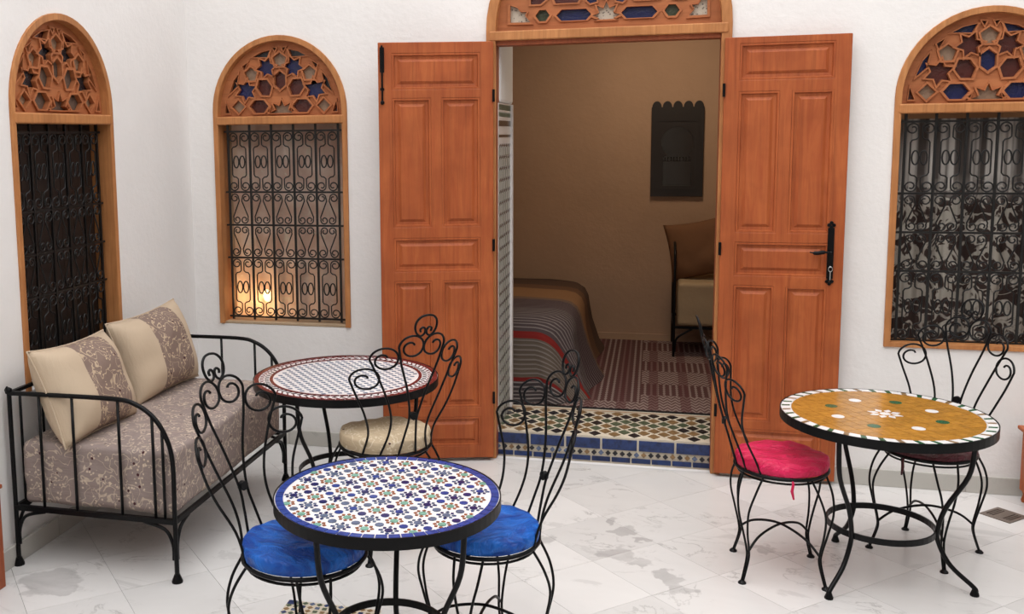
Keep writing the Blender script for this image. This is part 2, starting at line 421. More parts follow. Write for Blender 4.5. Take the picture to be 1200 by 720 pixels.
# tiled reveal at the left of the doorway
rv = S(MB().box(DX0-.03, DX0+.022, .06, .58, STEP, 2.10).build('trim_2', M['t_white']))
S(MB().box(DX0-.03, DX0+.030, .10, .62, 2.10, 3.0).build('trim_2', M['wall'], bevel=.02))
mm = MB(); X0 = DX0+.022
def yz(poly, c): mm.cur = c; k = len(poly); mm.add([(X0, y, z) for y, z in poly]+[(X0+.0015, y, z) for y, z in poly], [tuple(range(k))[::-1], tuple(range(k, 2*k))]+[(i, (i+1) % k, k+(i+1) % k, k+i) for i in range(k)])
z = STEP+.03; r = 0
while z < 1.86:
    y = .09+(.033 if r % 2 else 0)
    while y < .53:
        yz([(y-.024, z), (y-.007, z-.012), (y+.024, z), (y+.007, z+.012)] if r % 2 else [(y-.009, z-.028), (y+.009, z-.02), (y+.009, z+.028), (y-.009, z+.02)], 0 if r % 2 else 1); y += .066
    z += .034; r += 1
yz([(.08, 1.90), (.56, 1.90), (.56, 1.915), (.08, 1.915)], 0); yz([(.08, 1.965), (.56, 1.965), (.56, 1.998), (.08, 1.998)], 0)
for i in range(15):
    y = .09+i*.033; yz([(y, 2.02), (y+.02, 2.02), (y+.02, 2.04), (y+.01, 2.048), (y, 2.04)], 1); yz([(y, 2.06), (y+.022, 2.06), (y+.022, 2.092), (y, 2.092)], 1)
o = mm.build('tile_mosaic', [M['t_black'], M['t_olive']], rv); o['kind'] = 'stuff'
MB().box(DX0-.03, DX0+.036, .555, .60, STEP, 2.10).build('edge_strip', M['t_white'], rv, bevel=.004)

# ------------------------------------------------------------------ glass colours
def cglass(name, col, rough=.25):
    m = mat(name, col, rough, spec=.5); t = NT(m)
    n = t.noise(t.coord('Object'), 45, 3, .6); t.bump(n, .5, .006)
    t.base(t.mix(n, tuple(x*.7 for x in col), tuple(min(1, x*1.25) for x in col))); return m
G = {'b': cglass('blue_glass', (.010, .014, .075)), 'r': cglass('dark_red_glass', (.075, .016, .012)), 'w': cglass('frosted_glass', (.30, .20, .13), .4),
     'g': cglass('green_glass', (.05, .06, .03)), 'n': cglass('brown_glass', (.12, .085, .065)), 'k': cglass('black_glass', (.018, .018, .022))}
# speckled frosted glass of the door lunette
G['s'] = cglass('speckled_glass', (.52, .46, .36), .4)
t = NT(G['s']); vo = t.n('ShaderNodeTexVoronoi'); vo.inputs['Scale'].default_value = 60; t.l(t.coord('World'), vo.inputs[0])
t.base(t.mix(t.ramp(vo.outputs['Distance'], [(.2, 1.0), (.35, 0.0)]), (.55, .48, .38), (.16, .13, .10)))

def fret_shapes():
    H = []
    def px(p): return [((x-360)/659, (405-z)/659) for x, z in p]
    def P(poly, key): H.append((poly, key))
    def C(x, z): return (x-360)/659, (405-z)/659
    k = 1/659
    cx, cz = C(365, 392); sp = star(cx, cz, 52*k, 8, .55, 90)
    sp = [(x, max(z, .018)) for x, z in sp]; P(sp[:1]+sp[1:5]+[(sp[4][0], .018)]+[(sp[-4][0], .018)]+sp[-4:], 'c')
    for s in (-1, 1):
        def m(x): return 360+s*(x-360)
        cx, cz = C(m(452), 366); P(hexa(cx, cz, 74*k, 46*k), 'h1')
        cx, cz = C(m(542), 366); P(ngon(cx, cz, 25*k, 4), 'd')
        P(px([(m(580), 390), (m(600), 390), (m(596), 350)]), 'r')
        cx, cz = C(m(507), 302); P(star(cx, cz, 41*k, 6, .55, 90+s*8), 'S')
        cx, cz = C(m(418), 212); P(star(cx, cz, 39*k, 6, .55, 90+s*20), 'S')
        cx, cz = C(m(428), 291); P(hexa(cx, cz, 68*k, 50*k, s*55, .45), 'h2')
        cx, cz = C(m(484), 238); P(ngon(cx, cz, 26*k, 5, PI/2), 'p')
        P(px([(m(398), 143), (m(412), 172), (m(474), 170), (m(440), 152)]), 't')
        P(px([(m(538), 235), (m(546), 285), (m(580), 315), (m(560), 262)]), 't')
        P(px([(m(372), 136), (m(388), 134), (m(378), 150)]), 'r')
        P(px([(m(496), 190), (m(520), 205), (m(512), 222)]), 'r')
        P(px([(m(416), 385), (m(404), 372), (m(410), 389)]), 'r')
    cx, cz = C(360, 264); P(hexa(cx, cz, 66*k, 42*k, 90, .5), 'h3')
    cx, cz = C(360, 184); P(ngon(cx, cz, 27*k, 5, PI/2), 'p')
    def grow(p, k_, q):
        f_ = {'S': 1.12, 'c': 1.0, 'h1': 1.10, 'h2': 1.12, 'h3': 1.12, 'p': 1.12, 'd': 1.1}.get(k_, 1.0)
        cx = sum(x for x, z in p)/len(p); cz = sum(z for x, z in p)/len(p)
        return [(cx+(x-cx)*f_, max(cz+(z-cz)*f_, .016)) for x, z in p]
    return [(grow(p, k_, 0), k_) for p, k_ in H]
FRET = fret_shapes()
def straps(holes, y0, y1, wd, root, lim):
    b = MB(); zmin = min(z for x, z in lim); xm = max(x for x, z in lim)
    for k, p in enumerate(holes):
        cx = sum(x for x, z in p)/len(p); cz = sum(z for x, z in p)/len(p)
        rm = sum(math.hypot(x-cx, z-cz) for x, z in p)/len(p)
        f_ = 1+wd/rm; e = (k % 5)*.0004
        o_ = [(cx+(x-cx)*f_, max(cz+(z-cz)*f_, zmin+.001)) for x, z in p]
        i_ = [(cx+(x-cx)*1.003, max(cz+(z-cz)*1.003, zmin+.004)) for x, z in p]
        n = len(p); vs = [(x, y0+e, z) for x, z in i_]+[(x, y0+e, z) for x, z in o_]+[(x, y1, z) for x, z in i_]+[(x, y1, z) for x, z in o_]
        fs = []
        for q in range(n):
            r = (q+1) % n; fs += [(q, r, n+r, n+q), (n+q, n+r, 3*n+r, 3*n+q), (q, 2*n+q, 2*n+r, r)]
        b.add(vs, fs)
    b.build('strapwork', M['fret'], root)

# ------------------------------------------------------------------ curtains
def curtain_mat(kind):
    m = mat('curtain_'+kind, (.3, .2, .15), .8, spec=.2); t = NT(m)
    v = t.coord('Object'); n = t.noise(v, 14, 5, .65, .8)
    if kind == 'brown':
        sx = t.n('ShaderNodeSeparateXYZ'); t.l(v, sx.inputs[0])
        bl = t.ramp(t.noise(v, 5, 3), [(.4, 0.0), (.62, 1.0)])
        c = t.mix(bl, (.74, .55, .46), (.90, .77, .68))
        c = t.mix(t.ramp(n, [(.60, 0.0), (.66, 1.0)]), c, (.80, .72, .62))
        t.base(c); tr = .55
        t.b.inputs['Transmission Weight'].default_value = 0
        T = t.n('ShaderNodeBsdfTranslucent'); t.l(c, T.inputs[0]); mx = t.n('ShaderNodeMixShader'); mx.inputs[0].default_value = .38
        out = t.t.nodes['Material Output']; t.l(t.b.outputs[0], mx.inputs[1]); t.l(T.outputs[0], mx.inputs[2]); X_ = t.n('ShaderNodeBsdfTransparent'); m2 = t.n('ShaderNodeMixShader'); m2.inputs[0].default_value = .10; t.l(mx.outputs[0], m2.inputs[1]); t.l(X_.outputs[0], m2.inputs[2]); t.l(m2.outputs[0], out.inputs[0])
        t.bump(n, .4, .01)
    elif kind == 'lace':
        sx = t.n('ShaderNodeSeparateXYZ'); t.l(v, sx.inputs[0])
        fl1 = t.noise(v, 7, 2, .5, 1.5)
        sw = t.ramp(t.math('ABSOLUTE', t.math('SUBTRACT', fl1, .5)), [(.02, 1.0), (.045, 0.0)])
        fl2 = t.ramp(t.noise(v, 11, 3, .5, 1.0), [(.53, 0.0), (.57, 1.0)])
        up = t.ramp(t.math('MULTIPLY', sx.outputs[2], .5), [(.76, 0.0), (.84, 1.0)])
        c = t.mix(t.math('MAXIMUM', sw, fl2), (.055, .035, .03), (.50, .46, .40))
        fold = t.noise(t.coord('Object', (26, 1, .5)), 1.0, 2)  # vertical streaks, fold shading painted into the lace colour
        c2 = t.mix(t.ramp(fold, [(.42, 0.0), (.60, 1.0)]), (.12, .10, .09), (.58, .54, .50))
        t.base(t.mix(.45, t.mix(up, c, c2), t.mix(t.ramp(fold, [(.38, 0.0), (.58, 1.0)]), (.16, .13, .12), (1, 1, 1)), 'MULTIPLY'))  # painted fold shading multiplied over the whole curtain
    return m
M['c_brown'] = curtain_mat('brown'); M['c_lace'] = curtain_mat('lace')

# grille scroll meshes, shared by every cell
def tube2d(mb, pts, r=.0042, n=5): mb.tube([(x, 0, z) for x, z in pts], r, n)
def scrollA():
    mb = MB(); H = .375
    for s in (-1, 1):
        top = [(s*x, z) for x, z in spiral(.036, H-.037, .027, 160, -470, .28, 22, .35)]
        stem = [(s*x, z) for x, z in ((.009, H-.06), (.009, H-.082), (.020, H-.092), (.038, H-.096), (.046, H-.108), (.046, H-.15), (.046, .15), (.046, .108), (.038, .096), (.020, .092), (.009, .082), (.009, .06))]
        bot = [(s*x, z) for x, z in spiral(.036, .037, .027, 200, 470, .28, 22, .35)]
        tube2d(mb, top[::-1]+stem+bot)
        mb.tube([(s*.020+.017*math.cos(a*PI/7), 0, H/2+.037*math.sin(a*PI/7)) for a in range(14)], .0045, 5, closed=True)
    return mb.mesh('scroll', M['grille'], True)
def scrollB(H=.206, flip=False):
    mb = MB()
    for s in (-1, 1):
        a = spiral(.036, H-.036, .024, 150, -440, .3, 20, .35)
        c = spiral(.026, .034, .022, 20, -440, .3, 20, .35)
        p = a[::-1]+[(.010, H-.046), (.008, H-.054), (.049, .052)]+c
        if flip: p = [(x, H-z) for x, z in p]
        tube2d(mb, [(s*x, z) for x, z in p])
    return mb.mesh('scroll', M['grille'], True)
SA, SB, SCm = scrollA(), scrollB(), scrollB(flip=True)

def window(name, loc, rz, colors, curtain, zb=ZB, label=None):
    root = empty(name, loc, rz); S(root)
    # frame ring (arched)
    b = MB(); fw = .033
    ou = arch(HW, zb, ZS, RISE)
    if name == 'window_3': b.plate(ou, [arch(HW-fw, zb+.026, ZS, RISE-fw)], -.012, .115)
    else: inn = arch(HW-fw, zb, ZS, RISE-fw); b.plate(ou[1:]+[ou[0]]+[inn[0]]+inn[2:][::-1]+[inn[1]], [], -.012, .115)
    b.build('frame', M['frame'], root, bevel=.003)
    b = MB().box(-HW+.02, HW-.02, -.018, .10, 1.996, 2.046); b.build('transom_rail', M['frame'], root, bevel=.008, seg=3)
    Z0 = 2.046
    hi = arch(HW-.031, Z0-.002, ZS, RISE-.031)
    holes = [[(x, z+Z0) for x, z in p] for p, k in FRET]
    MB().plate(hi, holes, .036, .052).build('fretwork_panel', M['fret'], root)
    straps(holes, .024, .0365, .013, root, hi)
    for (p, k) in FRET:
        g = colors.get(k, 'r')
        cx = sum(x for x, z in p)/len(p); cz = sum(z for x, z in p)/len(p)
        pp = [(cx+(x-cx)*1.10, max(cz+(z-cz)*1.10, .004)+Z0) for x, z in p]
        MB().xz(pp, .054, .058).build('glass_pane', G[g], root)
    # backing keeps daylight from the far room out of the lunette
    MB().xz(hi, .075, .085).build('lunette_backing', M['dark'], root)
    # grille
    gr = empty('grille', (0, .05, 0), 0, root)
    rows = [1.955, 1.580, 1.374, 1.168, .793]; xs = [-.363+.1438*i for i in range(6)]
    vb = MB().box(-.006, .006, -.006, .006, zb+.02, 1.998).mesh('bar', M['grille']); hb = MB().box(-.388, .388, -.004, .010, -.0055, .0055).mesh('bar', M['grille'])
    for x in xs: inst('bar', vb, gr, (x, 0, 0))
    for z in rows: inst('bar', hb, gr, (0, 0, z))
    for i in range(5):
        cx = xs[i]+.0719
        inst('scroll', SA, gr, (cx, -.004, rows[1])); inst('scroll', SB, gr, (cx, -.004, rows[2]))
        inst('scroll', SCm, gr, (cx, -.004, rows[3])); inst('scroll', SA, gr, (cx, -.004, rows[4]))
    # curtain or shutter behind
    if curtain == 'shutter':
        b = MB(); 
        for i in range(8): b.box(-.425+i*.1065, -.3185+i*.1065-.004, .1165, .135, zb, 2.02)
        b.box(-.428, .428, .135, .155, zb+.001, 2.05); b.build('shutter', M['shut'], root)
    else:
        b = MB(); nx, nz = 90, 6; vs = []
        for j in range(nz+1):
            for i in range(nx+1):
                x = -.40+.8*i/nx; z = zb+.005+(2.0-zb if curtain == 'c_brown' else 1.20)*j/nz
                amp = .012 if curtain == 'c_brown' else .020
                vs.append((x, .17+amp*math.sin(x*42+.6*math.sin(j*1.1+x*7)), z))
        fs = [(j*(nx+1)+i, j*(nx+1)+i+1, (j+1)*(nx+1)+i+1, (j+1)*(nx+1)+i) for j in range(nz) for i in range(nx)]
        b.add(vs, fs); b.build('curtain', M[curtain], root, smooth=True, fix=False)
    return root
M['shut'] = mat('dark_shutter_paint', (.030, .018, .014), .4)
win2 = window('window_2', (W2C, 0, 0), 0, {'c': 'w', 'h1': 'r', 'd': 'w', 'S': 'b', 'h2': 'r', 'h3': 'r', 'p': 'w', 't': 'k', 'r': 'r'}, 'c_brown')
win3 = window('window_3', (W3C, 0, 0), 0, {'c': 'w', 'h1': 'b', 'd': 'w', 'S': 'r', 'h2': 'r', 'h3': 'b', 'p': 'w', 't': 'b', 'r': 'r'}, 'c_lace', ZB+.01)
win1 = window('window_1', (XL, W1Y, 0), PI/2, {'c': 'n', 'h1': 'n', 'd': 'w', 'S': 'k', 'h2': 'n', 'h3': 'n', 'p': 'w', 't': 'r', 'r': 'r'}, 'shutter')
# worn cavity behind window 2: left jamb and sill
MB().box(-HW+.004, -HW+.035, .116, .20, ZB+.003, 2.0).build('worn_jamb', M['sill'], win2)
MB().box(-HW+.005, HW-.005, .0, .56, ZB-.002, ZB+.012).build('window_ledge', M['sill'], win2)

# ------------------------------------------------------------------ door
door = S(empty('door_1', ((DX0+DX1)/2, 0, 0)))
hw = (DX1-DX0)/2; HWD = .663
# frame: outer arch ring with jambs
b = MB(); ou = arch(HWD, 0, 2.50, .66); inn = arch(HWD-.055, 0, 2.50, .605); b.plate(ou[1:]+[ou[0]]+[inn[0]]+inn[2:][::-1]+[inn[1]], [], -.022, .11)
# lower 0..2.42 jambs are slimmer: handled by same ring
b.build('frame', M['frame'], door, bevel=.004)
MB().box(-HWD+.02, HWD-.02, -.028, .10, 2.442, 2.495).build('lintel', M['frame'], door, bevel=.006)
MB().box(-HWD+.045, HWD-.045, .0, .11, 2.418, 2.442).build('door_stop', M['redwood'], door)
for s in (-1, 1):
    MB().box(*(sorted((s*(hw+.002), s*(hw-.020)))), .0, .10, .0, 2.44).build('jamb_strip', M['redwood'], door)
# lunette fretwork
cxd = (DX0+DX1)/2
ho = []
def L(poly, k): ho.append(([(x-cxd, z) for x, z in poly], k))
L([(.035, 2.545), (.150, 2.543), (.118, 2.580), (.128, 2.600), (.092, 2.602), (.075, 2.625), (.035, 2.640)], 's')
for s in (1, -1):
    def mx(x): return cxd+s*(x-cxd)
    L(hexa(mx(.217), 2.577, .080, .062, 0, .45), 'g')
    L(hexa(mx(.390), 2.574, .192, .062, 0, .70), 'b')
    L([(mx(.150), 2.640), (mx(.205), 2.640), (mx(.240), 2.668), (mx(.205), 2.71), (mx(.150), 2.70)], 'r')
    L([(mx(.290), 2.640), (mx(.410), 2.640), (mx(.440), 2.700), (mx(.350), 2.735), (mx(.262), 2.70)], 'r')
    L([(mx(.462), 2.648), (mx(.480), 2.632), (mx(.515), 2.640), (mx(.520), 2.70), (mx(.462), 2.70)], 'b')
    L(star(mx(.33), 2.84, .06), 'b'); L(hexa(mx(.20), 2.80, .09, .06, 60), 'w'); L(hexa(mx(.45), 2.92, .1, .06, 30), 'r')
L([(1.13-.028+.0, 2.545), (1.102-.095, 2.543), (1.13-.095, 2.580), (1.02, 2.600), (1.055, 2.602), (1.07, 2.625), (1.10, 2.640)], 's')
sp = star(cxd, 2.565, .075, 8, .55, 90); sp = [(x, max(z, 2.543)) for x, z in sp]
L([p for i, p in enumerate(sp) if not (p[1] <= 2.5431 and 6 < i < 10)], 's')
L([(cxd-.05, 2.68), (cxd, 2.655), (cxd+.05, 2.68), (cxd+.05, 2.74), (cxd, 2.77), (cxd-.05, 2.74)], 'w'); L(star(cxd, 2.90, .07, 8), 's'); L(hexa(cxd, 3.02, .12, .06), 'b')
pan = arch(HWD-.05, 2.49, 2.52, .60)
MB().plate(pan, [p for p, k in ho], .038, .055).build('fretwork_panel', M['fret'], door)
straps([p for p, k in ho], .027, .0385, .013, door, pan)
for p, k in ho:
    cx = sum(x for x, z in p)/len(p); cz = sum(z for x, z in p)/len(p)
    MB().xz([(cx+(x-cx)*1.08, cz+(z-cz)*1.08) for x, z in p], .057, .062).build('glass_pane', G[k], door)
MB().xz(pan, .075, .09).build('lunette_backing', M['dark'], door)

def leaf(rows, wd, parent, loc, rz, flip, z2, name='door_leaf'):
    """local x runs from hinge to free edge, y<0 is the courtyard face"""
    f = -1 if flip else 1
    z1 = .022; th = .040
    holes = []
    for (a, c, n_) in rows:
        sx = .078; mid = .062
        if n_ == 1: holes.append((sx, wd-sx, a, c))
        else: h_ = (wd-2*sx-mid)/2; holes += [(sx, sx+h_, a, c), (sx+h_+mid, wd-sx, a, c)]
    b = MB(); b.plate([(0, z1), (wd, z1), (wd, z2), (0, z2)], [[(x0, a), (x1, a), (x1, c), (x0, c)] for x0, x1, a, c in holes], -th/2, th/2)
    if flip: b.v = [(-x, y, z) for x, y, z in b.v]
    o = b.build(name, M['door'], parent, bevel=.004); o.location = loc; o.rotation_euler = (0, 0, rz)
    for x0, x1, a, c in holes:
        pb = MB(); vs = []; lv = [(0, -.019), (.010, -.019), (.014, -.008), (.030, -.006), (.046, -.016)]
        for i_, d in lv:
            vs += [(x0+i_, d, a+i_), (x1-i_, d, a+i_), (x1-i_, d, c-i_), (x0+i_, d, c-i_)]
        fs = []
        for k in range(len(lv)-1):
            for q in range(4): fs.append((k*4+q, k*4+(q+1) % 4, k*4+4+(q+1) % 4, k*4+4+q))
        k = (len(lv)-1)*4; fs.append((k, k+1, k+2, k+3))
        nb = len(vs); vs += [(x0, .012, a), (x1, .012, a), (x1, .012, c), (x0, .012, c)]
        fs += [(nb, nb+3, nb+2, nb+1)]+[(q, nb+q, nb+(q+1) % 4, (q+1) % 4) for q in range(4)]
        if flip: vs = [(-x, y, z) for x, y, z in vs]
        pb.add(vs, fs).build('panel', M['door'], o)
    return o
rowsL = [(2.175, 2.375, 1), (1.395, 2.125, 2), (1.135, 1.330, 1), (.330, 1.080, 2), (.095, .270, 1)]
rowsR = [(2.185, 2.375, 1), (1.375, 2.125, 2), (1.140, 1.320, 1), (.335, 1.085, 2), (.105, .285, 1)]
cx0 = (DX0+DX1)/2
lf = leaf(rowsL, .650, door, (-.052-cx0, -.045, 0), math.radians(16), True, 2.437)
rf = leaf(rowsR, .622, door, (1.192-cx0, -.045, 0), math.radians(-1), False, 2.410)
# bolt on left leaf (local x negative = free side)
b = MB(); b.box(-.640, -.615, -.032, -.020, 2.27, 2.41); b.tube([(-.628, -.034, 2.42), (-.628, -.034, 2.11)], .006, 8)
b.box(-.640, -.616, -.034, -.020, 2.17, 2.185); b.lathe([(.001, 0), (.012, .006), (.012, .02), (.001, .026)], 10, (-.628, -.034, 2.09))
b.build('bolt', M['iron'], lf, bevel=.002)
# lock plate, latch handle and key on right leaf
b = MB(); b.box(.540, .572, -.028, -.019, 1.135, 1.405)
for z in (1.42, 1.12):
    for dx, dz in ((0, .012), (-.012, 0), (.012, 0), (0, -.012)): b.tube([(.556+dx, -.028, z+dz), (.556+dx, -.019, z+dz)], .0095, 10)
b.build('lock_plate', M['iron'], rf, bevel=.002)
b = MB(); b.tube(cr([(.556, -.045, 1.275), (.52, -.05, 1.278), (.485, -.046, 1.272), (.452, -.04, 1.276)], 4), [.006]*4+[.011]*6+[.004]*3, 8); b.tube([(.556, -.02, 1.275), (.556, -.055, 1.275)], .008, 8)
b.build('latch_handle', M['iron'], rf, smooth=True)
M['steel'] = mat('steel', (.5, .5, .5), .3, .9)
b = MB(); b.tube([(.556, -.02, 1.20), (.556, -.045, 1.20)], .004, 8); b.tube([(.556+.010*math.cos(a*PI/6), -.047, 1.188+.013*math.sin(a*PI/6)) for a in range(12)], .002, 6, closed=True); b.box(.553, .558, -.047, -.045, 1.13, 1.175)
b.build('key', M['steel'], rf)
for lfx, sgn in ((lf, -1), (rf, 1)):
    for z in (.35, 1.25, 2.1): MB().lathe([(.0075, 0), (.0075, .07)], 10, (0, -.026, z)).build('hinge', M['iron'], lfx)

# ------------------------------------------------------------------ tables
def foot_mb(x, y, b): b.lathe([(.017, 0), (.018, .006), (.012, .022), (.009, .035)], 10, (x, y, 0))
def table(loc, R, angs, rr, label, ztop=.72, rot=0):
    root = empty('cafe_table', loc, rot); tag(root, label, 'table', 'round iron tables with mosaic tops')
    b = MB(); b.lathe([(R, ztop-.038), (R, ztop+.001), (R-.004, ztop+.001), (R-.004, ztop-.038)], 72, closed=True)
    b.build('rim', M['iron'], root, smooth=False)
    MB().lathe([(R-.004, ztop-.034), (R-.004, ztop-.003)], 64).build('top_bed', M['t_white'] , root)
    for a in angs:
        a = math.radians(a)
        prof = [(R*.80, ztop-.036), (R*.80, ztop-.10), (R*.76, .50), (rr+.035, .36), (rr+.008, .26), (rr+.012, .20), (rr+.06, .11), (R*.86, .035), (R*.87, .015)]
        pts = cr([(r_*math.cos(a), r_*math.sin(a), z) for r_, z in prof], 5)
        lg = MB().tube(pts, .0100, 8).build('leg', M['iron'], root, smooth=True)
        q = pts[-1]; fb = MB(); foot_mb(q.x, q.y, fb); fb.build('foot', M['iron'], lg)
    zr = .235
    MB().lathe([(rr+.004, zr-.013), (rr+.004, zr+.013), (rr-.003, zr+.013), (rr-.003, zr-.013)], 48, closed=True).build('brace_ring', M['iron'], root)
    return root
def poly_clip_circle(p, R, n=48):
    if all(math.hypot(*q) < R*.985 for q in p): return p
    for i in range(n):
        a = 2*PI*i/n; p = clip(p, math.cos(a), math.sin(a), R*math.cos(PI/n))
        if len(p) < 3: return None
    return p
ZT = .7175
# front table: blue rim, star-and-cross confetti
tf = table((-.0143, -2.5607, 0), .3836, (-122, -22, 98), .195, 'nearest round table with cobalt blue rim tiles and speckled white mosaic top')
NB = 58; R0, R1 = .350, .376
for i in range(NB):
    a0, a1 = 2*PI*(i+.05)/NB, 2*PI*(i+.95)/NB
    q = [(r_*math.cos(a), r_*math.sin(a)) for r_, a in ((R0, a0), (R1, a0), (R1, (a0+a1)/2), (R1, a1), (R0, a1), (R0, (a0+a1)/2))]
    MB().prism(q, ZT, .7205).build('border_tile', M['t_blue'], tf, fix=False)
mm = MB(); mats = [M['t_green'], M['t_rust'], M['t_blue'], M['t_steel'], M['t_navy']]
P_ = .108; th = math.radians(47); ct, s_ = math.cos(th), math.sin(th)
def bit(u, v, r_, k, c, rot=0):
    x, y = u*ct-v*s_, u*s_+v*ct
    if math.hypot(x, y) < .343: mm.cur = c; mm.prism(ngon(x, y, r_, k, th+rot), ZT, .7197)
for i in range(-5, 6):
    for j in range(-5, 6):
        u, v = i*P_, j*P_
        bit(u, v, .0135, 8, 0, PI/8)
        for k in range(8): a = k*PI/4; bit(u+.0235*math.cos(a), v+.0235*math.sin(a), .0068, 4, 1, a)
        cu, cv = u+P_/2, v+P_/2; bit(cu, cv, .0135, 8, random.choice((2, 4, 3)), PI/8)
        for k in range(8): a = k*PI/4; bit(cu+.0235*math.cos(a), cv+.0235*math.sin(a), .0066, 4, random.choice((3, 3, 4)), a)
        for du, dv in ((P_/2, 0), (0, P_/2)): bit(u+du, v+dv, .0145, 8, random.choice((2, 3, 4)), PI/8)
        for du, dv in ((1, 1), (1, -1)):
            bit(u+du*.034, v+dv*.034-.0, .0052, 4, 2, 0); bit(u-du*.034, v-dv*.034, .0052, 4, 2, 0)
        for du, dv in ((.034, .054), (.074, .054), (.054, .034), (.054, .074)): pass
o = mm.build('mosaic_tile', mats, tf, fix=False); o['kind'] = 'stuff'
# back table: maroon rings and small dashes
tb = table((-.6431, -1.0291, 0), .465, (-111, -5, 129), .245, 'round white mosaic table with maroon rings, between the daybed and the left door leaf')
def ring(r0, r1, n, frac, m, parent, nm, skew=0, z1=.7200, grp=None):
    for i in range(n):
        a0, a1 = 2*PI*(i+.5-frac/2)/n, 2*PI*(i+.5+frac/2)/n
        q = [(r0*math.cos(a0), r0*math.sin(a0)), (r1*math.cos(a0+skew), r1*math.sin(a0+skew)), (r1*math.cos((a0+a1)/2+skew), r1*math.sin((a0+a1)/2+skew)), (r1*math.cos(a1+skew), r1*math.sin(a1+skew)), (r0*math.cos(a1), r0*math.sin(a1)), (r0*math.cos((a0+a1)/2), r0*math.sin((a0+a1)/2))]
        MB().prism(q, ZT, z1).build(nm, m[i % len(m)] if isinstance(m, list) else m, parent, fix=False)
ring(.436, .459, 64, .94, M['t_maroon'], tb, 'border_tile'); ring(.366, .382, 56, .94, M['t_maroon'], tb, 'border_tile')
mm = MB()
for i in range(72):
    a0 = 2*PI*i/72
    for r0, r1, c, sk in ((.412, .431, 0, .045), (.386, .408, 1, -.03)):
        w_ = .022; mm.cur = c
        mm.prism([(r0*math.cos(a0), r0*math.sin(a0)), (r0*math.cos(a0+w_), r0*math.sin(a0+w_)), (r1*math.cos(a0+w_+sk), r1*math.sin(a0+w_+sk)), (r1*math.cos(a0+sk), r1*math.sin(a0+sk))], ZT, .7195)
pp = .047
for i in range(-9, 10):
    for j in range(-18, 19):
        x, y = (i+(.5 if j % 2 else 0))*pp*1.0, j*pp*.62
        if math.hypot(x, y) < .352:
            mm.cur = 2; mm.prism([(x-.0125, y), (x-.005, y-.0075), (x+.0125, y-.002), (x+.005, y+.0075)], ZT, .7195)
o = mm.build('mosaic_tile', [M['t_maroon'], M['t_black'], M['t_steel']], tb, fix=False); o['kind'] = 'stuff'
# ochre table
to = table((1.8047, -1.2012, 0), .4169, (-131, -18, 108), .21, 'round ochre mosaic table with white and green chequered border, beside the lace-curtained window')
ring(.372, .410, 38, .66, M['t_white'], to, 'border_tile', .03, .7207)
NB = 38
for i in range(NB):
    a0, a1 = 2*PI*(i+.85)/NB, 2*PI*(i+1.15)/NB; sk = .03
    MB().prism([(.376*math.cos(a0), .376*math.sin(a0)), (.408*math.cos(a0+sk), .408*math.sin(a0+sk)), (.408*math.cos(a1+sk), .408*math.sin(a1+sk)), (.376*math.cos(a1), .376*math.sin(a1))], ZT, .7207).build('border_tile', M['t_dgreen'] if i % 3 else M['t_brown'], to, fix=False)
sd = .0525; ta = math.radians(28)
for i in range(-9, 10):
    for j in range(-9, 10):
        q = [((i+dx)*sd, (j+dy)*sd) for dx, dy in ((.025, .025), (.975, .025), (.975, .975), (.025, .975))]
        q = [(x*math.cos(ta)-y*math.sin(ta), x*math.sin(ta)+y*math.cos(ta)) for x, y in q]
        q = poly_clip_circle(q, .370)
        if q and area(q) > .0002: MB().prism(q, ZT, .7200).build('top_tile', M['t_ochre'], to, fix=False)
for k in range(8):
    a = k*PI/4+PI/8; rr_, m_ = .215, (M['t_white'] if k % 2 == 0 else M['t_dgreen'])
    MB().prism([(rr_*math.cos(a)+.026*math.cos(t_*PI/6), rr_*math.sin(a)+.026*math.sin(t_*PI/6)) for t_ in range(12)], .7195, .7208).build('round_tile', m_, to, fix=False)
    MB().prism([(x*math.cos(a)-y*math.sin(a), x*math.sin(a)+y*math.cos(a)) for x, y in ((.026, 0), (.045, -.015), (.070, 0), (.045, .015))], .7195, .7208).build('petal_tile', M['t_white'], to, fix=False)
MB().prism(ngon(0, 0, .022, 8), .7195, .7208).build('round_tile', M['t_white'], to, fix=False)

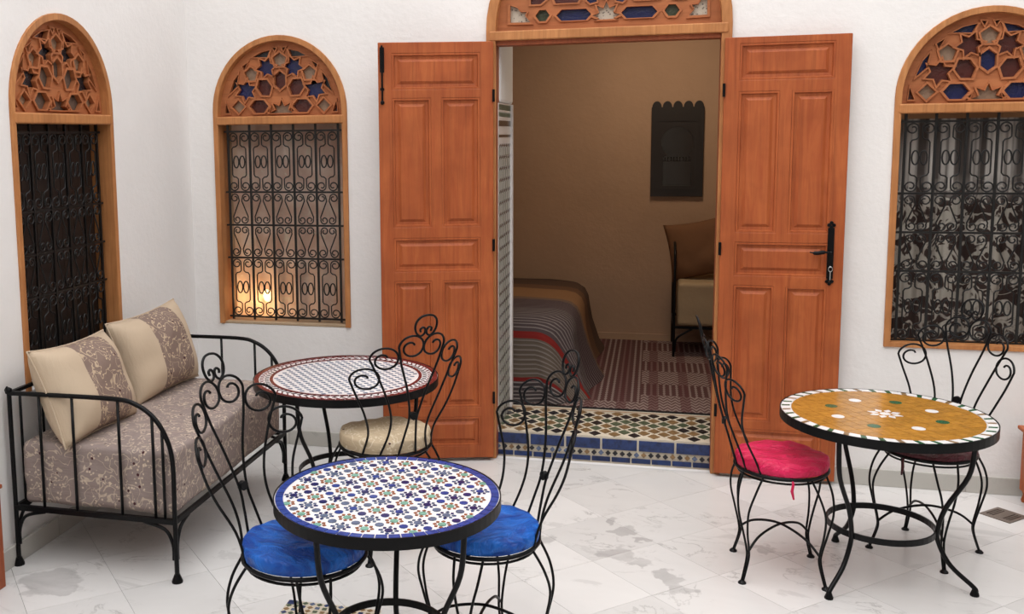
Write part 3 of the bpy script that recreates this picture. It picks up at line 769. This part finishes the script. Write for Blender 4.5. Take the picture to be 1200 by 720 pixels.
# ------------------------------------------------------------------ chairs
RZ, RR = .475, .19
def back_pt(s, h, a0):
    H = .645; x0 = RR*math.cos(a0); wgt = min(1, h/.30); wgt = wgt*wgt*(3-2*wgt)
    xt = RR+.005-1.6*s*s
    return (x0*(1-wgt)+xt*wgt+.17*(h/H), s, RZ+h)
def make_chair():
    root = empty('cafe_chair')
    tag(root, 'proto', 'chair', 'wrought iron cafe chairs')
    b = MB(); b.tube([(RR*math.cos(a*PI/20), RR*math.sin(a*PI/20), RZ) for a in range(40)], .0075, 8, closed=True); b.build('seat_ring', M['iron'], root, smooth=True)
    b = MB(); b.tube([((RR-.012)*math.cos(a*PI/20), (RR-.012)*math.sin(a*PI/20), RZ-.022) for a in range(40)], .005, 6, closed=True)
    for k in range(4): b.box(-RR+.01, RR-.01, -.012+(-.105+.07*k), .006+(-.105+.07*k), RZ-.002, RZ+.002) if abs(-.105+.07*k) < .05 else b.box(-RR*.78, RR*.78, -.012+(-.105+.07*k), .006+(-.105+.07*k), RZ-.002, RZ+.002)
    b.build('seat_grid', M['iron'], root)
    R_ = .0047
    specs = [(57, [(.159, 0), (.152, .10), (.184, .20), (.226, .30)], (.204, .372, .049)),
             (35, [(.109, 0), (.085, .10), (.092, .20), (.142, .34)], (.146, .462, .050)),
             (12, [(.040, 0), (.024, .11), (.018, .19), (.042, .31), (.080, .43)], (.050, .512, .049))]
    for s in (-1, 1):
        for deg, pre, (sc, hc, Rs) in specs:
            a0 = math.radians(deg); p = cr([(x, h, 0) for x, h in pre+[(sc+Rs, hc)]], 5)[:-1]
            p = [(v[0], v[1]) for v in p]+spiral(sc, hc, Rs, 0, 500, .25, 40, .42)
            pts = [back_pt(s*x, h, a0) for x, h in p]
            MB().tube(pts, R_, 8).build('back_rod', M['iron'], root, smooth=True)
    half = [(.0, .648), (.024, .643), (.042, .625), (.047, .600), (.040, .574), (.022, .557), (.006, .566), (.003, .584), (.013, .595), (.024, .588), (.022, .576)]
    for s in (-1, 1):
        pts = [back_pt(s*v[0], v[1], 0) for v in cr([(x, h, 0) for x, h in half], 4)]
        MB().tube(pts, R_, 8).build('top_scroll', M['iron'], root, smooth=True)
    c = Vector(back_pt(0, .19, .25)); MB().tube([c+Vector((-.008, 0, 0)), c+Vector((.008, 0, 0))], .017, 14).build('rivet_disc', M['iron'], root)
    for k in range(4):
        phi = PI/4+k*PI/2; b = MB()
        for s in (-1, 1):
            prof = [(.182, .050, RZ), (.222, .042, .40), (.240, .026, .32), (.226, .012, .23), (.207, .0065, .15), (.205, .0055, .10), (.235, .004, .008)]
            pts = cr([(r_*math.cos(phi)-s*t_*math.sin(phi), r_*math.sin(phi)+s*t_*math.cos(phi), z) for r_, t_, z in prof], 6)
            b.tube(pts, R_, 8)
        lg = b.build('leg', M['iron'], root, smooth=True)
        fb = MB(); fb.lathe([(.017, 0), (.017, .005), (.008, .014)], 12, (.236*math.cos(phi), .236*math.sin(phi), 0)); fb.build('foot', M['iron'], lg)
    for k in range(2):
        phi = PI/4+k*PI/2
        pts = cr([(r_*math.cos(phi), r_*math.sin(phi), z) for r_, z in ((-.205, .13), (-.13, .185), (0, .208+.006*k), (.13, .185), (.205, .13))], 6)
        MB().tube(pts, .0055, 8).build('stretcher', M['iron'], root, smooth=True)
    return root
proto = make_chair()
CH = [((-.310, -2.575), 163, 1.12, 1.02, 'black iron scroll-back chair with royal blue cushion at the left of the blue-rimmed table'),
      ((.270, -2.275), 38, 1.03, 1.0, 'black iron scroll-back chair with royal blue cushion at the right of the blue-rimmed table'),
      ((-.355, -1.345), -47, 1.12, 1.035, 'black iron scroll-back chair with beige brocade cushion pushed under the maroon-ringed table'),
      ((1.395, -1.235), 182, 1.0, 1.0, 'black iron scroll-back chair with crimson cushion beside the ochre table'),
      ((2.065, -.870), 51, 1.0, 1.0, 'black iron scroll-back chair behind the ochre table in front of the window')]
chairs = []
for i, ((x, y), deg, sc, sz, lab) in enumerate(CH):
    c = proto if i == 0 else copy_tree(proto)
    c.location = (x, y, 0); c.rotation_euler = (0, 0, math.radians(deg)); c.scale = (sc, sc, sz); c['label'] = lab; chairs.append(c)

def cushion(i, m, label, R=.188, th=.055, tie=None, ang=0):
    (x, y), deg, sc, sz, _ = CH[i]
    root = empty('seat_cushion', (x, y, (RZ+.003)*sz), math.radians(deg)); tag(root, label, 'cushion', 'round chair cushions')
    n, k = 72, 12; vs = []; fs = []
    prof = []
    for j in range(k+1):
        q = j/k; a = -PI/2+PI*q
        prof.append((R*sc*(1-.04)+.012*math.cos(a)*1.0, th/2+th/2*math.sin(a)*.92))
    b = MB(); prof = [(.02, .001), (R*sc*.5, .0), (R*sc*.93, .0)]+prof[2:]+[(R*sc*.88, th*1.02), (R*sc*.75, th*1.09), (R*sc*.6, th*1.13), (R*sc*.45, th*1.14), (R*sc*.3, th*1.12), (R*sc*.15, th*1.06), (.006, th*.98)]
    b.lathe(prof, n)
    nv = []
    for (vx, vy, vz) in b.v:
        f_ = noise.noise(Vector((vx*11+i*5, vy*11, vz*6))); a = math.atan2(vy, vx); rr_ = math.hypot(vx, vy)
        pk = .0018*math.sin(a*14+i)*(rr_/R)**3
        f2 = noise.noise(Vector((vx*22, vy*7+i, 1)))
        nv.append((vx*(1+.012*f_), vy*(1+.012*f_), max(0, vz+(f_*.012+f2*.003+pk)*(vz/th))))
    b.v = nv; b.build('cover', m, root, smooth=True)
    b = MB(); b.tube([((R*sc*.985)*math.cos(a*PI/24), (R*sc*.985)*math.sin(a*PI/24), .010) for a in range(48)], .005, 6, closed=True); b.build('piping', m, root, smooth=True)
    if tie:
        a = math.radians(tie); p0 = Vector((R*sc*.97*math.cos(a), R*sc*.97*math.sin(a), .004)); o_ = Vector((math.cos(a)*.02, math.sin(a)*.02, 0))
        MB().tube([p0, p0+o_+Vector((0, 0, -.02)), p0+o_+Vector((.004, 0, -.05)), p0+o_+Vector((-.004, 0, -.085))], [.003, .006, .007, .004], 6).build('tie', m, root, smooth=True)
    return root
cushion(0, M['blue'], 'royal blue satin cushion on the chair left of the blue-rimmed table, partly in its shadow')
cushion(1, M['blue'], 'royal blue satin cushion on the chair right of the blue-rimmed table')
cushion(2, M['brocade'], 'thick beige brocade cushion on the chair under the maroon-ringed table', th=.065)
cushion(3, M['red'], 'crimson satin cushion on the chair left of the ochre table', tie=95)
cushion(4, M['maroon_cloth'], 'dark thin cushion on the chair mostly hidden behind the ochre table', th=.022, tie=175)

# ------------------------------------------------------------------ courtyard daybed
YA, YB, XF, XB = -1.95, -.64, -1.135, -1.925
db = empty('iron_daybed', ((XB+XF)/2, (YA+YB)/2, 0)); tag(db, 'black wrought iron daybed with arched end panels under the dark grilled window', 'daybed')
def loc_(b): b.v = [(x-(XB+XF)/2, y-(YA+YB)/2, z) for x, y, z in b.v]; return b
for ye in (YA, YB):
    rail = cr([(XB, ye, .012), (XB, ye, .40), (XB, ye, .79), (XB+.004, ye, .80), (XB+.20, ye, .803), (-1.40, ye, .803), (-1.30, ye, .785), (-1.22, ye, .735), (-1.165, ye, .655), (XF, ye, .54), (XF-.0, ye, .30), (XF, ye, .012)], 5)
    o = loc_(MB().tube(rail, .0105, 8)).build('end_rail', M['iron'], db, smooth=True)
    loc_(MB().lathe([(.001, 0), (.014, .008), (.014, .02), (.001, .028)], 12, (XB, ye, .80))).build('finial', M['iron'], o, smooth=True)
    for x, zt in ((-1.775, .80), (-1.61, .80), (-1.386, .80), (-1.225, .735), (-1.180, .68)) if ye == YA else ((-1.72, .80), (-1.50, .80), (-1.30, .785), (-1.20, .715)):
        loc_(MB().tube([(x, ye, .27), (x, ye, zt)], .0068, 8)).build('upright', M['iron'], db, smooth=True)
    loc_(MB().box(XB, XF, ye-.011, ye+.011, .262, .284)).build('cross_rail', M['iron'], db)
    for s, xx in ((1, XB), (-1, XF)):
        loc_(MB().tube(cr([(xx+s*.012, ye, .10), (xx+s*.014, ye, .17), (xx+s*.05, ye, .235), (xx+s*.15, ye, .262)], 5), .008, 8)).build('bracket', M['iron'], db, smooth=True)
        loc_(MB().lathe([(.024, 0), (.024, .008), (.015, .030), (.013, .036)], 14, (xx, ye, 0))).build('foot', M['iron'], db)
for x in (XB, XF):
    loc_(MB().box(x-.008, x+.008, YA, YB, .262, .284)).build('side_rail', M['iron'], db)
    for s, ye in ((1, YA), (-1, YB)):
        loc_(MB().tube(cr([(x, ye+s*.012, .10), (x, ye+s*.014, .17), (x, ye+s*.05, .235), (x, ye+s*.13, .262)], 5), .008, 8)).build('bracket', M['iron'], db, smooth=True)
loc_(MB().box(XB-.008, XB+.008, YA, YB, .792, .808)).build('back_rail', M['iron'], db)
k = 0; y = YA+.075
while y < YB-.04:
    loc_(MB().tube([(XB, y, .27), (XB, y, .80)], .0065, 8)).build('upright', M['iron'], db, smooth=True); y += .165
# mattress
def rbox(x0, x1, y0, y1, z0, z1, bev, seg=5, cuts=14, amp=.006, seed=0):
    bm = bmesh.new(); bmesh.ops.create_cube(bm, size=1)
    for v in bm.verts: v.co = Vector(((v.co.x)*(x1-x0), (v.co.y)*(y1-y0), (v.co.z)*(z1-z0)))
    bmesh.ops.bevel(bm, geom=list(bm.edges), offset=bev, segments=seg, affect='EDGES', profile=.6)
    bmesh.ops.subdivide_edges(bm, edges=[e for e in bm.edges if e.calc_length() > .08], cuts=cuts, use_grid_fill=True)
    for v in bm.verts:
        c = v.co; n_ = noise.noise(Vector((c.x*6+seed, c.y*3.5, c.z*9)))+.4*noise.noise(Vector((c.x*18, c.y*14+seed, c.z*24)))
        v.co = c+v.normal*n_*amp if v.normal.length else c
    me = bpy.data.meshes.new('m'); bm.normal_update(); bm.to_mesh(me); bm.free()
    me.polygons.foreach_set('use_smooth', [True]*len(me.polygons)); return me
me = rbox(XB+.03, XF-.012, YA+.02, YB-.02, .286, .575, .035, amp=.009); me.materials.append(M['spread'])
o = bpy.data.objects.new('mattress', me); COL.objects.link(o); o.location = ((XB+.03+XF-.012)/2, (YA+YB)/2, (.286+.575)/2)
tag(o, 'mattress in taupe floral embroidered cover lying on the courtyard daybed', 'mattress')

def pillow(name, w_, h_, t_, mtx, m, label, cat='pillow', group=None, seed=0, pipe=None, n=26):
    vs = []; fs = []
    def P(u, v, s):
        x = w_/2*u*(1-.07*(1-v*v)*abs(u)); y = h_/2*v*(1-.09*(1-u*u)*abs(v))
        q = max(0, (1-abs(u)**3.2)*(1-abs(v)**3.2)); z = s*t_/2*q**.55
        nn = noise.noise(Vector((x*8+seed, y*8, s*2.0)))
        return (x, y, z+nn*.014*(q**.5)*s)
    for s in (1, -1):
        k = len(vs)
        for j in range(n+1):
            for i in range(n+1): vs.append(P(-1+2*i/n, -1+2*j/n, s))
        for j in range(n):
            for i in range(n):
                a = k+j*(n+1)+i; f_ = (a, a+1, a+n+2, a+n+1); fs.append(f_ if s > 0 else f_[::-1])
    root = bpy.data.objects.new(name, None); COL.objects.link(root); root.matrix_world = mtx
    tag(root, label, cat, group)
    b = MB(); b.add(vs, fs); me = b.mesh('cover', m, True, fix=False)
    bm = bmesh.new(); bm.from_mesh(me); bmesh.ops.remove_doubles(bm, verts=bm.verts, dist=.0002); bmesh.ops.recalc_face_normals(bm, faces=bm.faces); bm.to_mesh(me); bm.free()
    o = bpy.data.objects.new('cover', me); COL.objects.link(o); o.parent = root
    e = [P(-1+2*i/n, -1, 0) for i in range(n)]+[P(1, -1+2*i/n, 0) for i in range(n)]+[P(1-2*i/n, 1, 0) for i in range(n)]+[P(-1, 1-2*i/n, 0) for i in range(n)]
    if pipe: MB().tube([(x, y, 0) for x, y, z in e], .0042, 6, closed=True).build('piping', pipe, root, smooth=True)
    return root
def frame_m(c, ux, uy):
    ux = Vector(ux).normalized(); uy = Vector(uy); uy = (uy-ux*uy.dot(ux)).normalized(); uz = ux.cross(uy)
    m = Matrix((ux, uy, uz)).transposed().to_4x4(); m.translation = Vector(c); return m
pillow('pillow', .60, .46, .25, frame_m((-1.715, -1.675, .775), (.02, 1, -.03), (-.42, 0, 1)), M['pil'], 'cream and brown embroidered pillow leaning at the near end of the daybed', group='embroidered pillows on the daybed', seed=1, pipe=M['piping'])
pillow('pillow', .62, .46, .25, frame_m((-1.735, -.975, .785), (.10, 1, .05), (-.30, 0, 1)), M['pil'], 'cream and brown embroidered pillow at the far end of the daybed, half behind the other', group='embroidered pillows on the daybed', seed=4, pipe=M['piping'])

# ------------------------------------------------------------------ floor drain, side furniture
dr = empty('floor_drain', (2.552, -.338, 0), math.radians(43)); tag(dr, 'square slotted metal drain cover set in the marble floor by the right skirting', 'drain')
M['drain'] = mat('drain_metal', (.22, .18, .15), .5, .6)
def sq(x0, x1, z0, z1): return [(x0, z0), (x1, z0), (x1, z1), (x0, z1)]
slots = [sq(-.05, .05, -.058+k*.014, -.051+k*.014) for k in range(3)]+[sq(-.05, .05, .023+k*.014, .030+k*.014) for k in range(3)]
b = MB().plate(sq(-.078, .078, -.075, .075), slots, 0, .004); b.v = [(x, z, .0005+y) for x, y, z in b.v]; b.build('plate', M['drain'], dr)
MB().box(-.07, .07, -.07, .07, .0002, .0012).build('dark_sheet', M['dark'], dr)  # thin dark sheet painted in for the shaded hollow under the slots

# right: carved wooden stand, only its edge in frame
sd_ = empty('wooden_stand', (2.945, -.24, -.0)); tag(sd_, 'orange-brown wooden stand cut off by the right edge of the picture', 'stand')
sd_.rotation_euler = (0, 0, 0)
b = MB(); b.box(-.27, .27, -.17, .17, .375, .395); b.build('top', M['door'], sd_, bevel=.006)
b = MB(); b.box(-.25, .25, -.15, .15, .06, .375); b.build('body', M['door'], sd_, bevel=.004)
for sx in (-1, 1):
    for sy in (-1, 1):
        MB().lathe([(.018, 0), (.022, .01), (.014, .04), (.022, .065)], 14, (sx*.225, sy*.125, 0)).build('foot', M['door'], sd_, smooth=True)
for sy in (-1, 1): MB().box(-.22, .22, sy*.15-.004, sy*.15+.004, .10, .35).build('panel', M['door'], sd_, bevel=.003)
MB().box(-.254, -.246, -.12, .12, .10, .35).build('panel', M['door'], sd_, bevel=.003)
# left: low dark red wooden cabinet, only its edge in frame
cb = empty('low_cabinet', (-1.880, -2.375, 0)); tag(cb, 'dark red wooden cabinet edge at the lower left border beside the daybed', 'cabinet')
MB().box(-.035, .035, -.22, .22, .0, .44).build('body', M['redwood'], cb, bevel=.004)
MB().box(-.035, .042, -.235, .228, .44, .458).build('top', M['redwood'], cb, bevel=.004)
MB().box(.035, .041, -.19, .19, .05, .40).build('door', M['redwood'], cb, bevel=.003)

# ------------------------------------------------------------------ inside the room
# rug
M['rug'] = mat('woven_rug', (.25, .08, .07), .95, spec=.1); t = NT(M['rug'])
sx = t.n('ShaderNodeSeparateXYZ'); t.l(t.coord('World'), sx.inputs[0]); X, Y = sx.outputs[0], sx.outputs[1]
wig = t.noise(t.coord('World'), 30, 2)
s1 = t.math('SINE', t.math('MULTIPLY', X, 150.0)); s2 = t.math('SINE', t.math('MULTIPLY', X, 31.0))
d1 = t.math('SINE', t.math('MULTIPLY', Y, 120.0)); z1 = t.math('SINE', t.math('ADD', t.math('MULTIPLY', Y, 95.0), t.math('MULTIPLY', t.math('PINGPONG', X, .025), 210.0)))
left = t.ramp(t.math('ADD', s1, t.math('MULTIPLY', d1, .35)), [(.0, 0.0), (.35, 0.0), (.6, 1.0)])
c1 = t.mix(left, (.095, .045, .042), (.25, .185, .165))
c2 = t.mix(t.ramp(t.math('ADD', t.math('MULTIPLY', z1, .5), wig), [(.3, 0.0), (.75, 1.0)]), (.12, .065, .06), (.29, .22, .195))
sel = t.math('MAXIMUM', t.math('GREATER_THAN', X, .78), t.math('LESS_THAN', Y, .80))
blk = t.math('GREATER_THAN', t.math('SINE', t.math('ADD', t.math('MULTIPLY', Y, 9.0), .6)), -.2)
c = t.mix(t.math('MULTIPLY', sel, blk), c1, c2)
c = t.mix(t.math('MULTIPLY', t.math('GREATER_THAN', s2, .55), .6), c, (.10, .035, .035))
t.base(c); t.bump(s1, .3, .004)
o = MB().box(-.035, 2.6, .635, 2.80, STEP, STEP+.012).build('woven_rug', M['rug']); tag(o, 'flat woven rug in dusty red and cream stripes on the room floor', 'rug')
MB().box(-.035, 2.6, .625, .6355, STEP, STEP+.010).build('edge_binding', M['t_black'], o)

# bed with striped blanket
BX0, BX1, BY0, BY1, BZ = -1.75, .34, .80, 2.68, .715
bed = empty('bed', ((BX0+BX1)/2, (BY0+BY1)/2, STEP)); tag(bed, 'low double bed hidden under the striped blanket in the room', 'bed')
M['linen'] = mat('tan_linen', (.35, .25, .16), .9)
MB().box(-.92, .92, -.82, .82, .012, .30).build('base', M['redwood'], bed, bevel=.01)
MB().box(-.93, .93, -.84, .84, .30, .52).build('mattress', M['linen'], bed, bevel=.05, seg=4)
M['blanket'] = mat('striped_blanket', (.3, .2, .15), .95, spec=.1); t = NT(M['blanket'])
at = t.n('ShaderNodeAttribute', attribute_name='stripe'); v = t.math('DIVIDE', at.outputs['Fac'], 2.8)
def q_(x): return x/2.8
base = t.ramp(v, [(0, (.05, .04, .04)), (q_(.30), (.16, .018, .016)), (q_(.335), (.11, .085, .065)), (q_(.63), (.20, .022, .018)), (q_(.685), (.075, .055, .055)), (q_(1.12), (.06, .035, .04)), (q_(1.45), (.13, .075, .045)), (q_(1.55), (.24, .125, .058)), (q_(1.95), (.13, .065, .035)), (q_(2.15), (.08, .045, .03)), (q_(2.45), (.055, .033, .025))], 'CONSTANT')
amt = t.ramp(v, [(0, .85), (q_(.30), 0.0), (q_(.345), .6), (q_(.62), 0.0), (q_(.70), .75), (q_(1.12), .6), (q_(1.55), .10), (q_(1.95), .15), (q_(2.45), .08)], 'CONSTANT')
sn = t.math('SINE', t.math('MULTIPLY', at.outputs['Fac'], 2*PI/.036))
st_ = t.ramp(sn, [(.45, 0.0), (.6, 1.0)])
big = t.math('MULTIPLY', t.math('SINE', t.math('MULTIPLY', at.outputs['Fac'], 2*PI/.31)), .2)
c = t.mix(t.math('MULTIPLY', st_, amt), base, (.24, .205, .19))
t.base(c); t.bump(sn, .25, .003)
def outline(ins, k=18):
    x0, x1, y0, y1 = BX0+ins, BX1-ins, BY0+ins, BY1-ins; r_ = max(.03, .26-ins*.3) if ins < .8 else .02; out = []
    for cx, cy, a0 in ((x1-r_, y0+r_, -90), (x1-r_, y1-r_, 0), (x0+r_, y1-r_, 90), (x0+r_, y0+r_, 180)):
        for i in range(k+1):
            a = math.radians(a0+90*i/k); out.append((cx+r_*math.cos(a), cy+r_*math.sin(a), math.cos(a), math.sin(a)))
    # densify straights
    res = []
    for i in range(len(out)):
        p, q = out[i], out[(i+1) % len(out)]; d = math.hypot(p[0]-q[0], p[1]-q[1]); m_ = 16 if (i+1) % (k+1) == 0 else 1
        for j in range(m_):
            u = j/m_; res.append(tuple(p[e]*(1-u)+q[e]*u for e in range(4)))
    return res
lv = [(.85, BZ+.01, 0), (.5, BZ+.008, 0), (.25, BZ+.002, 0), (.14, BZ-.004, 0), (.07, BZ-.02, .02), (.025, BZ-.055, .06), (.0, BZ-.11, .12), (-.012, BZ-.20, .21), (-.03, BZ-.30, .31), (-.06, BZ-.40, .41), (-.085, BZ-.48, .49), (-.105, STEP+.045, .53), (-.12, STEP+.016, .56)]
vs = []; at_ = []; N = None
for li, (ins, z, drop) in enumerate(lv):
    O = outline(ins); N = len(O)
    for k, (x, y, nx, ny) in enumerate(O):
        fold = max(0, drop-.1)*(.075*math.sin(k*.62)+.05*math.sin(k*.29+1))
        corner = max(0, nx)*max(0, -ny)*2
        fl_ = fold+corner*max(0, drop-.1)*.05
        X_, Y_ = x+nx*fl_, y+ny*fl_
        vs.append((X_, Y_, max(STEP+.014, z+.006*noise.noise(Vector((x*4, y*4, 0)))))); near = max(0, -ny)**1.5
        at_.append((y if drop == 0 else y)-near*drop+.02*noise.noise(Vector((x*3, y*3, z*3))))
b = MB(); fs = []
for li in range(len(lv)-1):
    for k in range(N): fs.append((li*N+k, li*N+(k+1) % N, (li+1)*N+(k+1) % N, (li+1)*N+k))
fs.append(tuple(range(N))[::-1]); b.add(vs, fs)
bl = b.build('striped_blanket', M['blanket'], None, smooth=True)
a = bl.data.attributes.new('stripe', 'FLOAT', 'POINT'); a.data.foreach_set('value', at_)
tag(bl, 'brown black and red striped woven blanket draped over the bed', 'blanket')

# second daybed inside, right
d2 = empty('iron_daybed', (1.65, 2.50, STEP+.012)); tag(d2, 'black iron daybed against the rear wall inside the room', 'daybed')
for xe in (-.64, .64):
    MB().tube(cr([(xe, -.29, 0), (xe, -.29, .45), (xe, -.285, .70), (xe, -.22, .83), (xe, -.08, .87), (xe, .10, .87), (xe, .29, .87), (xe, .29, .45), (xe, .29, 0)], 5), .011, 8).build('end_rail', M['iron'], d2, smooth=True)
    for y, zt in ((-.15, .84), (0, .87), (.15, .87)): MB().tube([(xe, y, .24), (xe, y, zt)], .006, 8).build('upright', M['iron'], d2, smooth=True)
for y in (-.29, .29): MB().box(-.64, .64, y-.008, y+.008, .225, .245).build('side_rail', M['iron'], d2)
for xe, s in ((-.64, 1), (.64, -1)):
    MB().box(xe-.008, xe+.008, -.29, .29, .225, .245).build('cross_rail', M['iron'], d2)
    MB().tube(cr([(xe+s*.01, -.29, .04), (xe+s*.02, -.29, .14), (xe+s*.08, -.29, .19), (xe+s*.14, -.29, .225)], 5), .008, 8).build('bracket', M['iron'], d2, smooth=True)
M['beige'] = mat('beige_cover', (.36, .26, .155), .85, spec=.2); t = NT(M['beige']); t.bump(t.noise(t.coord('Object'), 9, 4), .3, .02)
me = rbox(1.035, 2.27, 2.20, 2.79, STEP+.247, STEP+.585, .035, cuts=8, amp=.006, seed=3); me.materials.append(M['beige'])
o = bpy.data.objects.new('mattress', me); COL.objects.link(o); o.location = (1.652, 2.495, STEP+.430)
tag(o, 'plain beige mattress on the iron daybed inside the room', 'mattress')
M['brownc'] = mat('brown_cloth', (.155, .075, .038), .9, spec=.1); t = NT(M['brownc']); t.bump(t.noise(t.coord('Object'), 12, 4), .3, .01)
pillow('pillow', .50, .47, .16, frame_m((1.20, 2.47, .995), (1, -.10, .20), (-.22, .28, 1)), M['brownc'], 'plain dark brown pillow standing on the daybed inside the room', seed=9)

# mirror with black scalloped frame
mr = empty('wall_mirror', (1.02, 2.85, 1.385)); tag(mr, 'black wooden wall mirror with scalloped top and keyhole opening', 'mirror')
M['blackwood'] = mat('black_wood', (.014, .009, .007), .5)
W_ = .208; top = .735
out = [(-W_, 0), (W_, 0), (W_, top)]
for i in range(5):
    c = W_-(i+.5)*(2*W_/5)
    out += [(c+.038*math.cos(PI*a/8), top+.050*math.sin(PI*a/8)) for a in range(0, 9)]
out.append((-W_, top))
kh = [(-.112, .09), (.112, .09), (.112, .325), (.085, .335)]+[(.128*math.cos(math.radians(a)), .445+.128*math.sin(math.radians(a))) for a in range(-48, 229, 12)]+[(-.085, .335), (-.112, .325)]
MB().plate(out, [kh], -.030, -.004).build('frame', M['blackwood'], mr, bevel=.003)
MB().plate([(-.17, .05), (.17, .05), (.17, .64), (-.17, .64)], [[(-.145, .07), (.145, .07), (.145, .62), (-.145, .62)]], -.036, -.028).build('moulding', M['blackwood'], mr)
M['mirror'] = mat('mirror_glass', (.07, .062, .055), .2, 1.0)
MB().box(-.15, .15, -.010, -.005, .06, .60).build('glass', M['mirror'], mr)
for i in range(9): MB().lathe([(.003, 0), (.006, .008), (.003, .016), (.006, .03)], 8, (-.095+i*.0238, -.018, .295)).build('spindle', M['blackwood'], mr)
MB().box(-.112, .112, -.022, -.014, .288, .296).build('shelf_rail', M['blackwood'], mr)

# glowing lamp standing in the niche behind window 2
lp = empty('small_lamp', (-1.612, .33, ZB+.012)); tag(lp, 'small warm glowing lamp behind the curtain of the middle grilled window', 'lamp')
M['brass'] = mat('brass', (.45, .28, .10), .35, .9)
MB().lathe([(.04, 0), (.04, .008), (.012, .02), (.009, .05), (.014, .075)], 20).build('base', M['brass'], lp, smooth=True)
M['glow'] = mat('lamp_glow', (1, .8, .5), .5); M['glow'].node_tree.nodes['Principled BSDF'].inputs['Emission Color'].default_value = (1, .62, .25, 1)
M['glow'].node_tree.nodes['Principled BSDF'].inputs['Emission Strength'].default_value = 25
MB().lathe([(.004, .070), (.020, .085), (.030, .115), (.020, .145), (.004, .155)], 16).build('bulb', M['glow'], lp, smooth=True)
ll = bpy.data.lights.new('lamp_light', 'POINT'); ll.energy = 3.0; ll.color = (1, .60, .26); ll.shadow_soft_size = .03
lo = bpy.data.objects.new('lamp_light', ll); COL.objects.link(lo); lo.location = (0, -.05, .115); lo.parent = lp
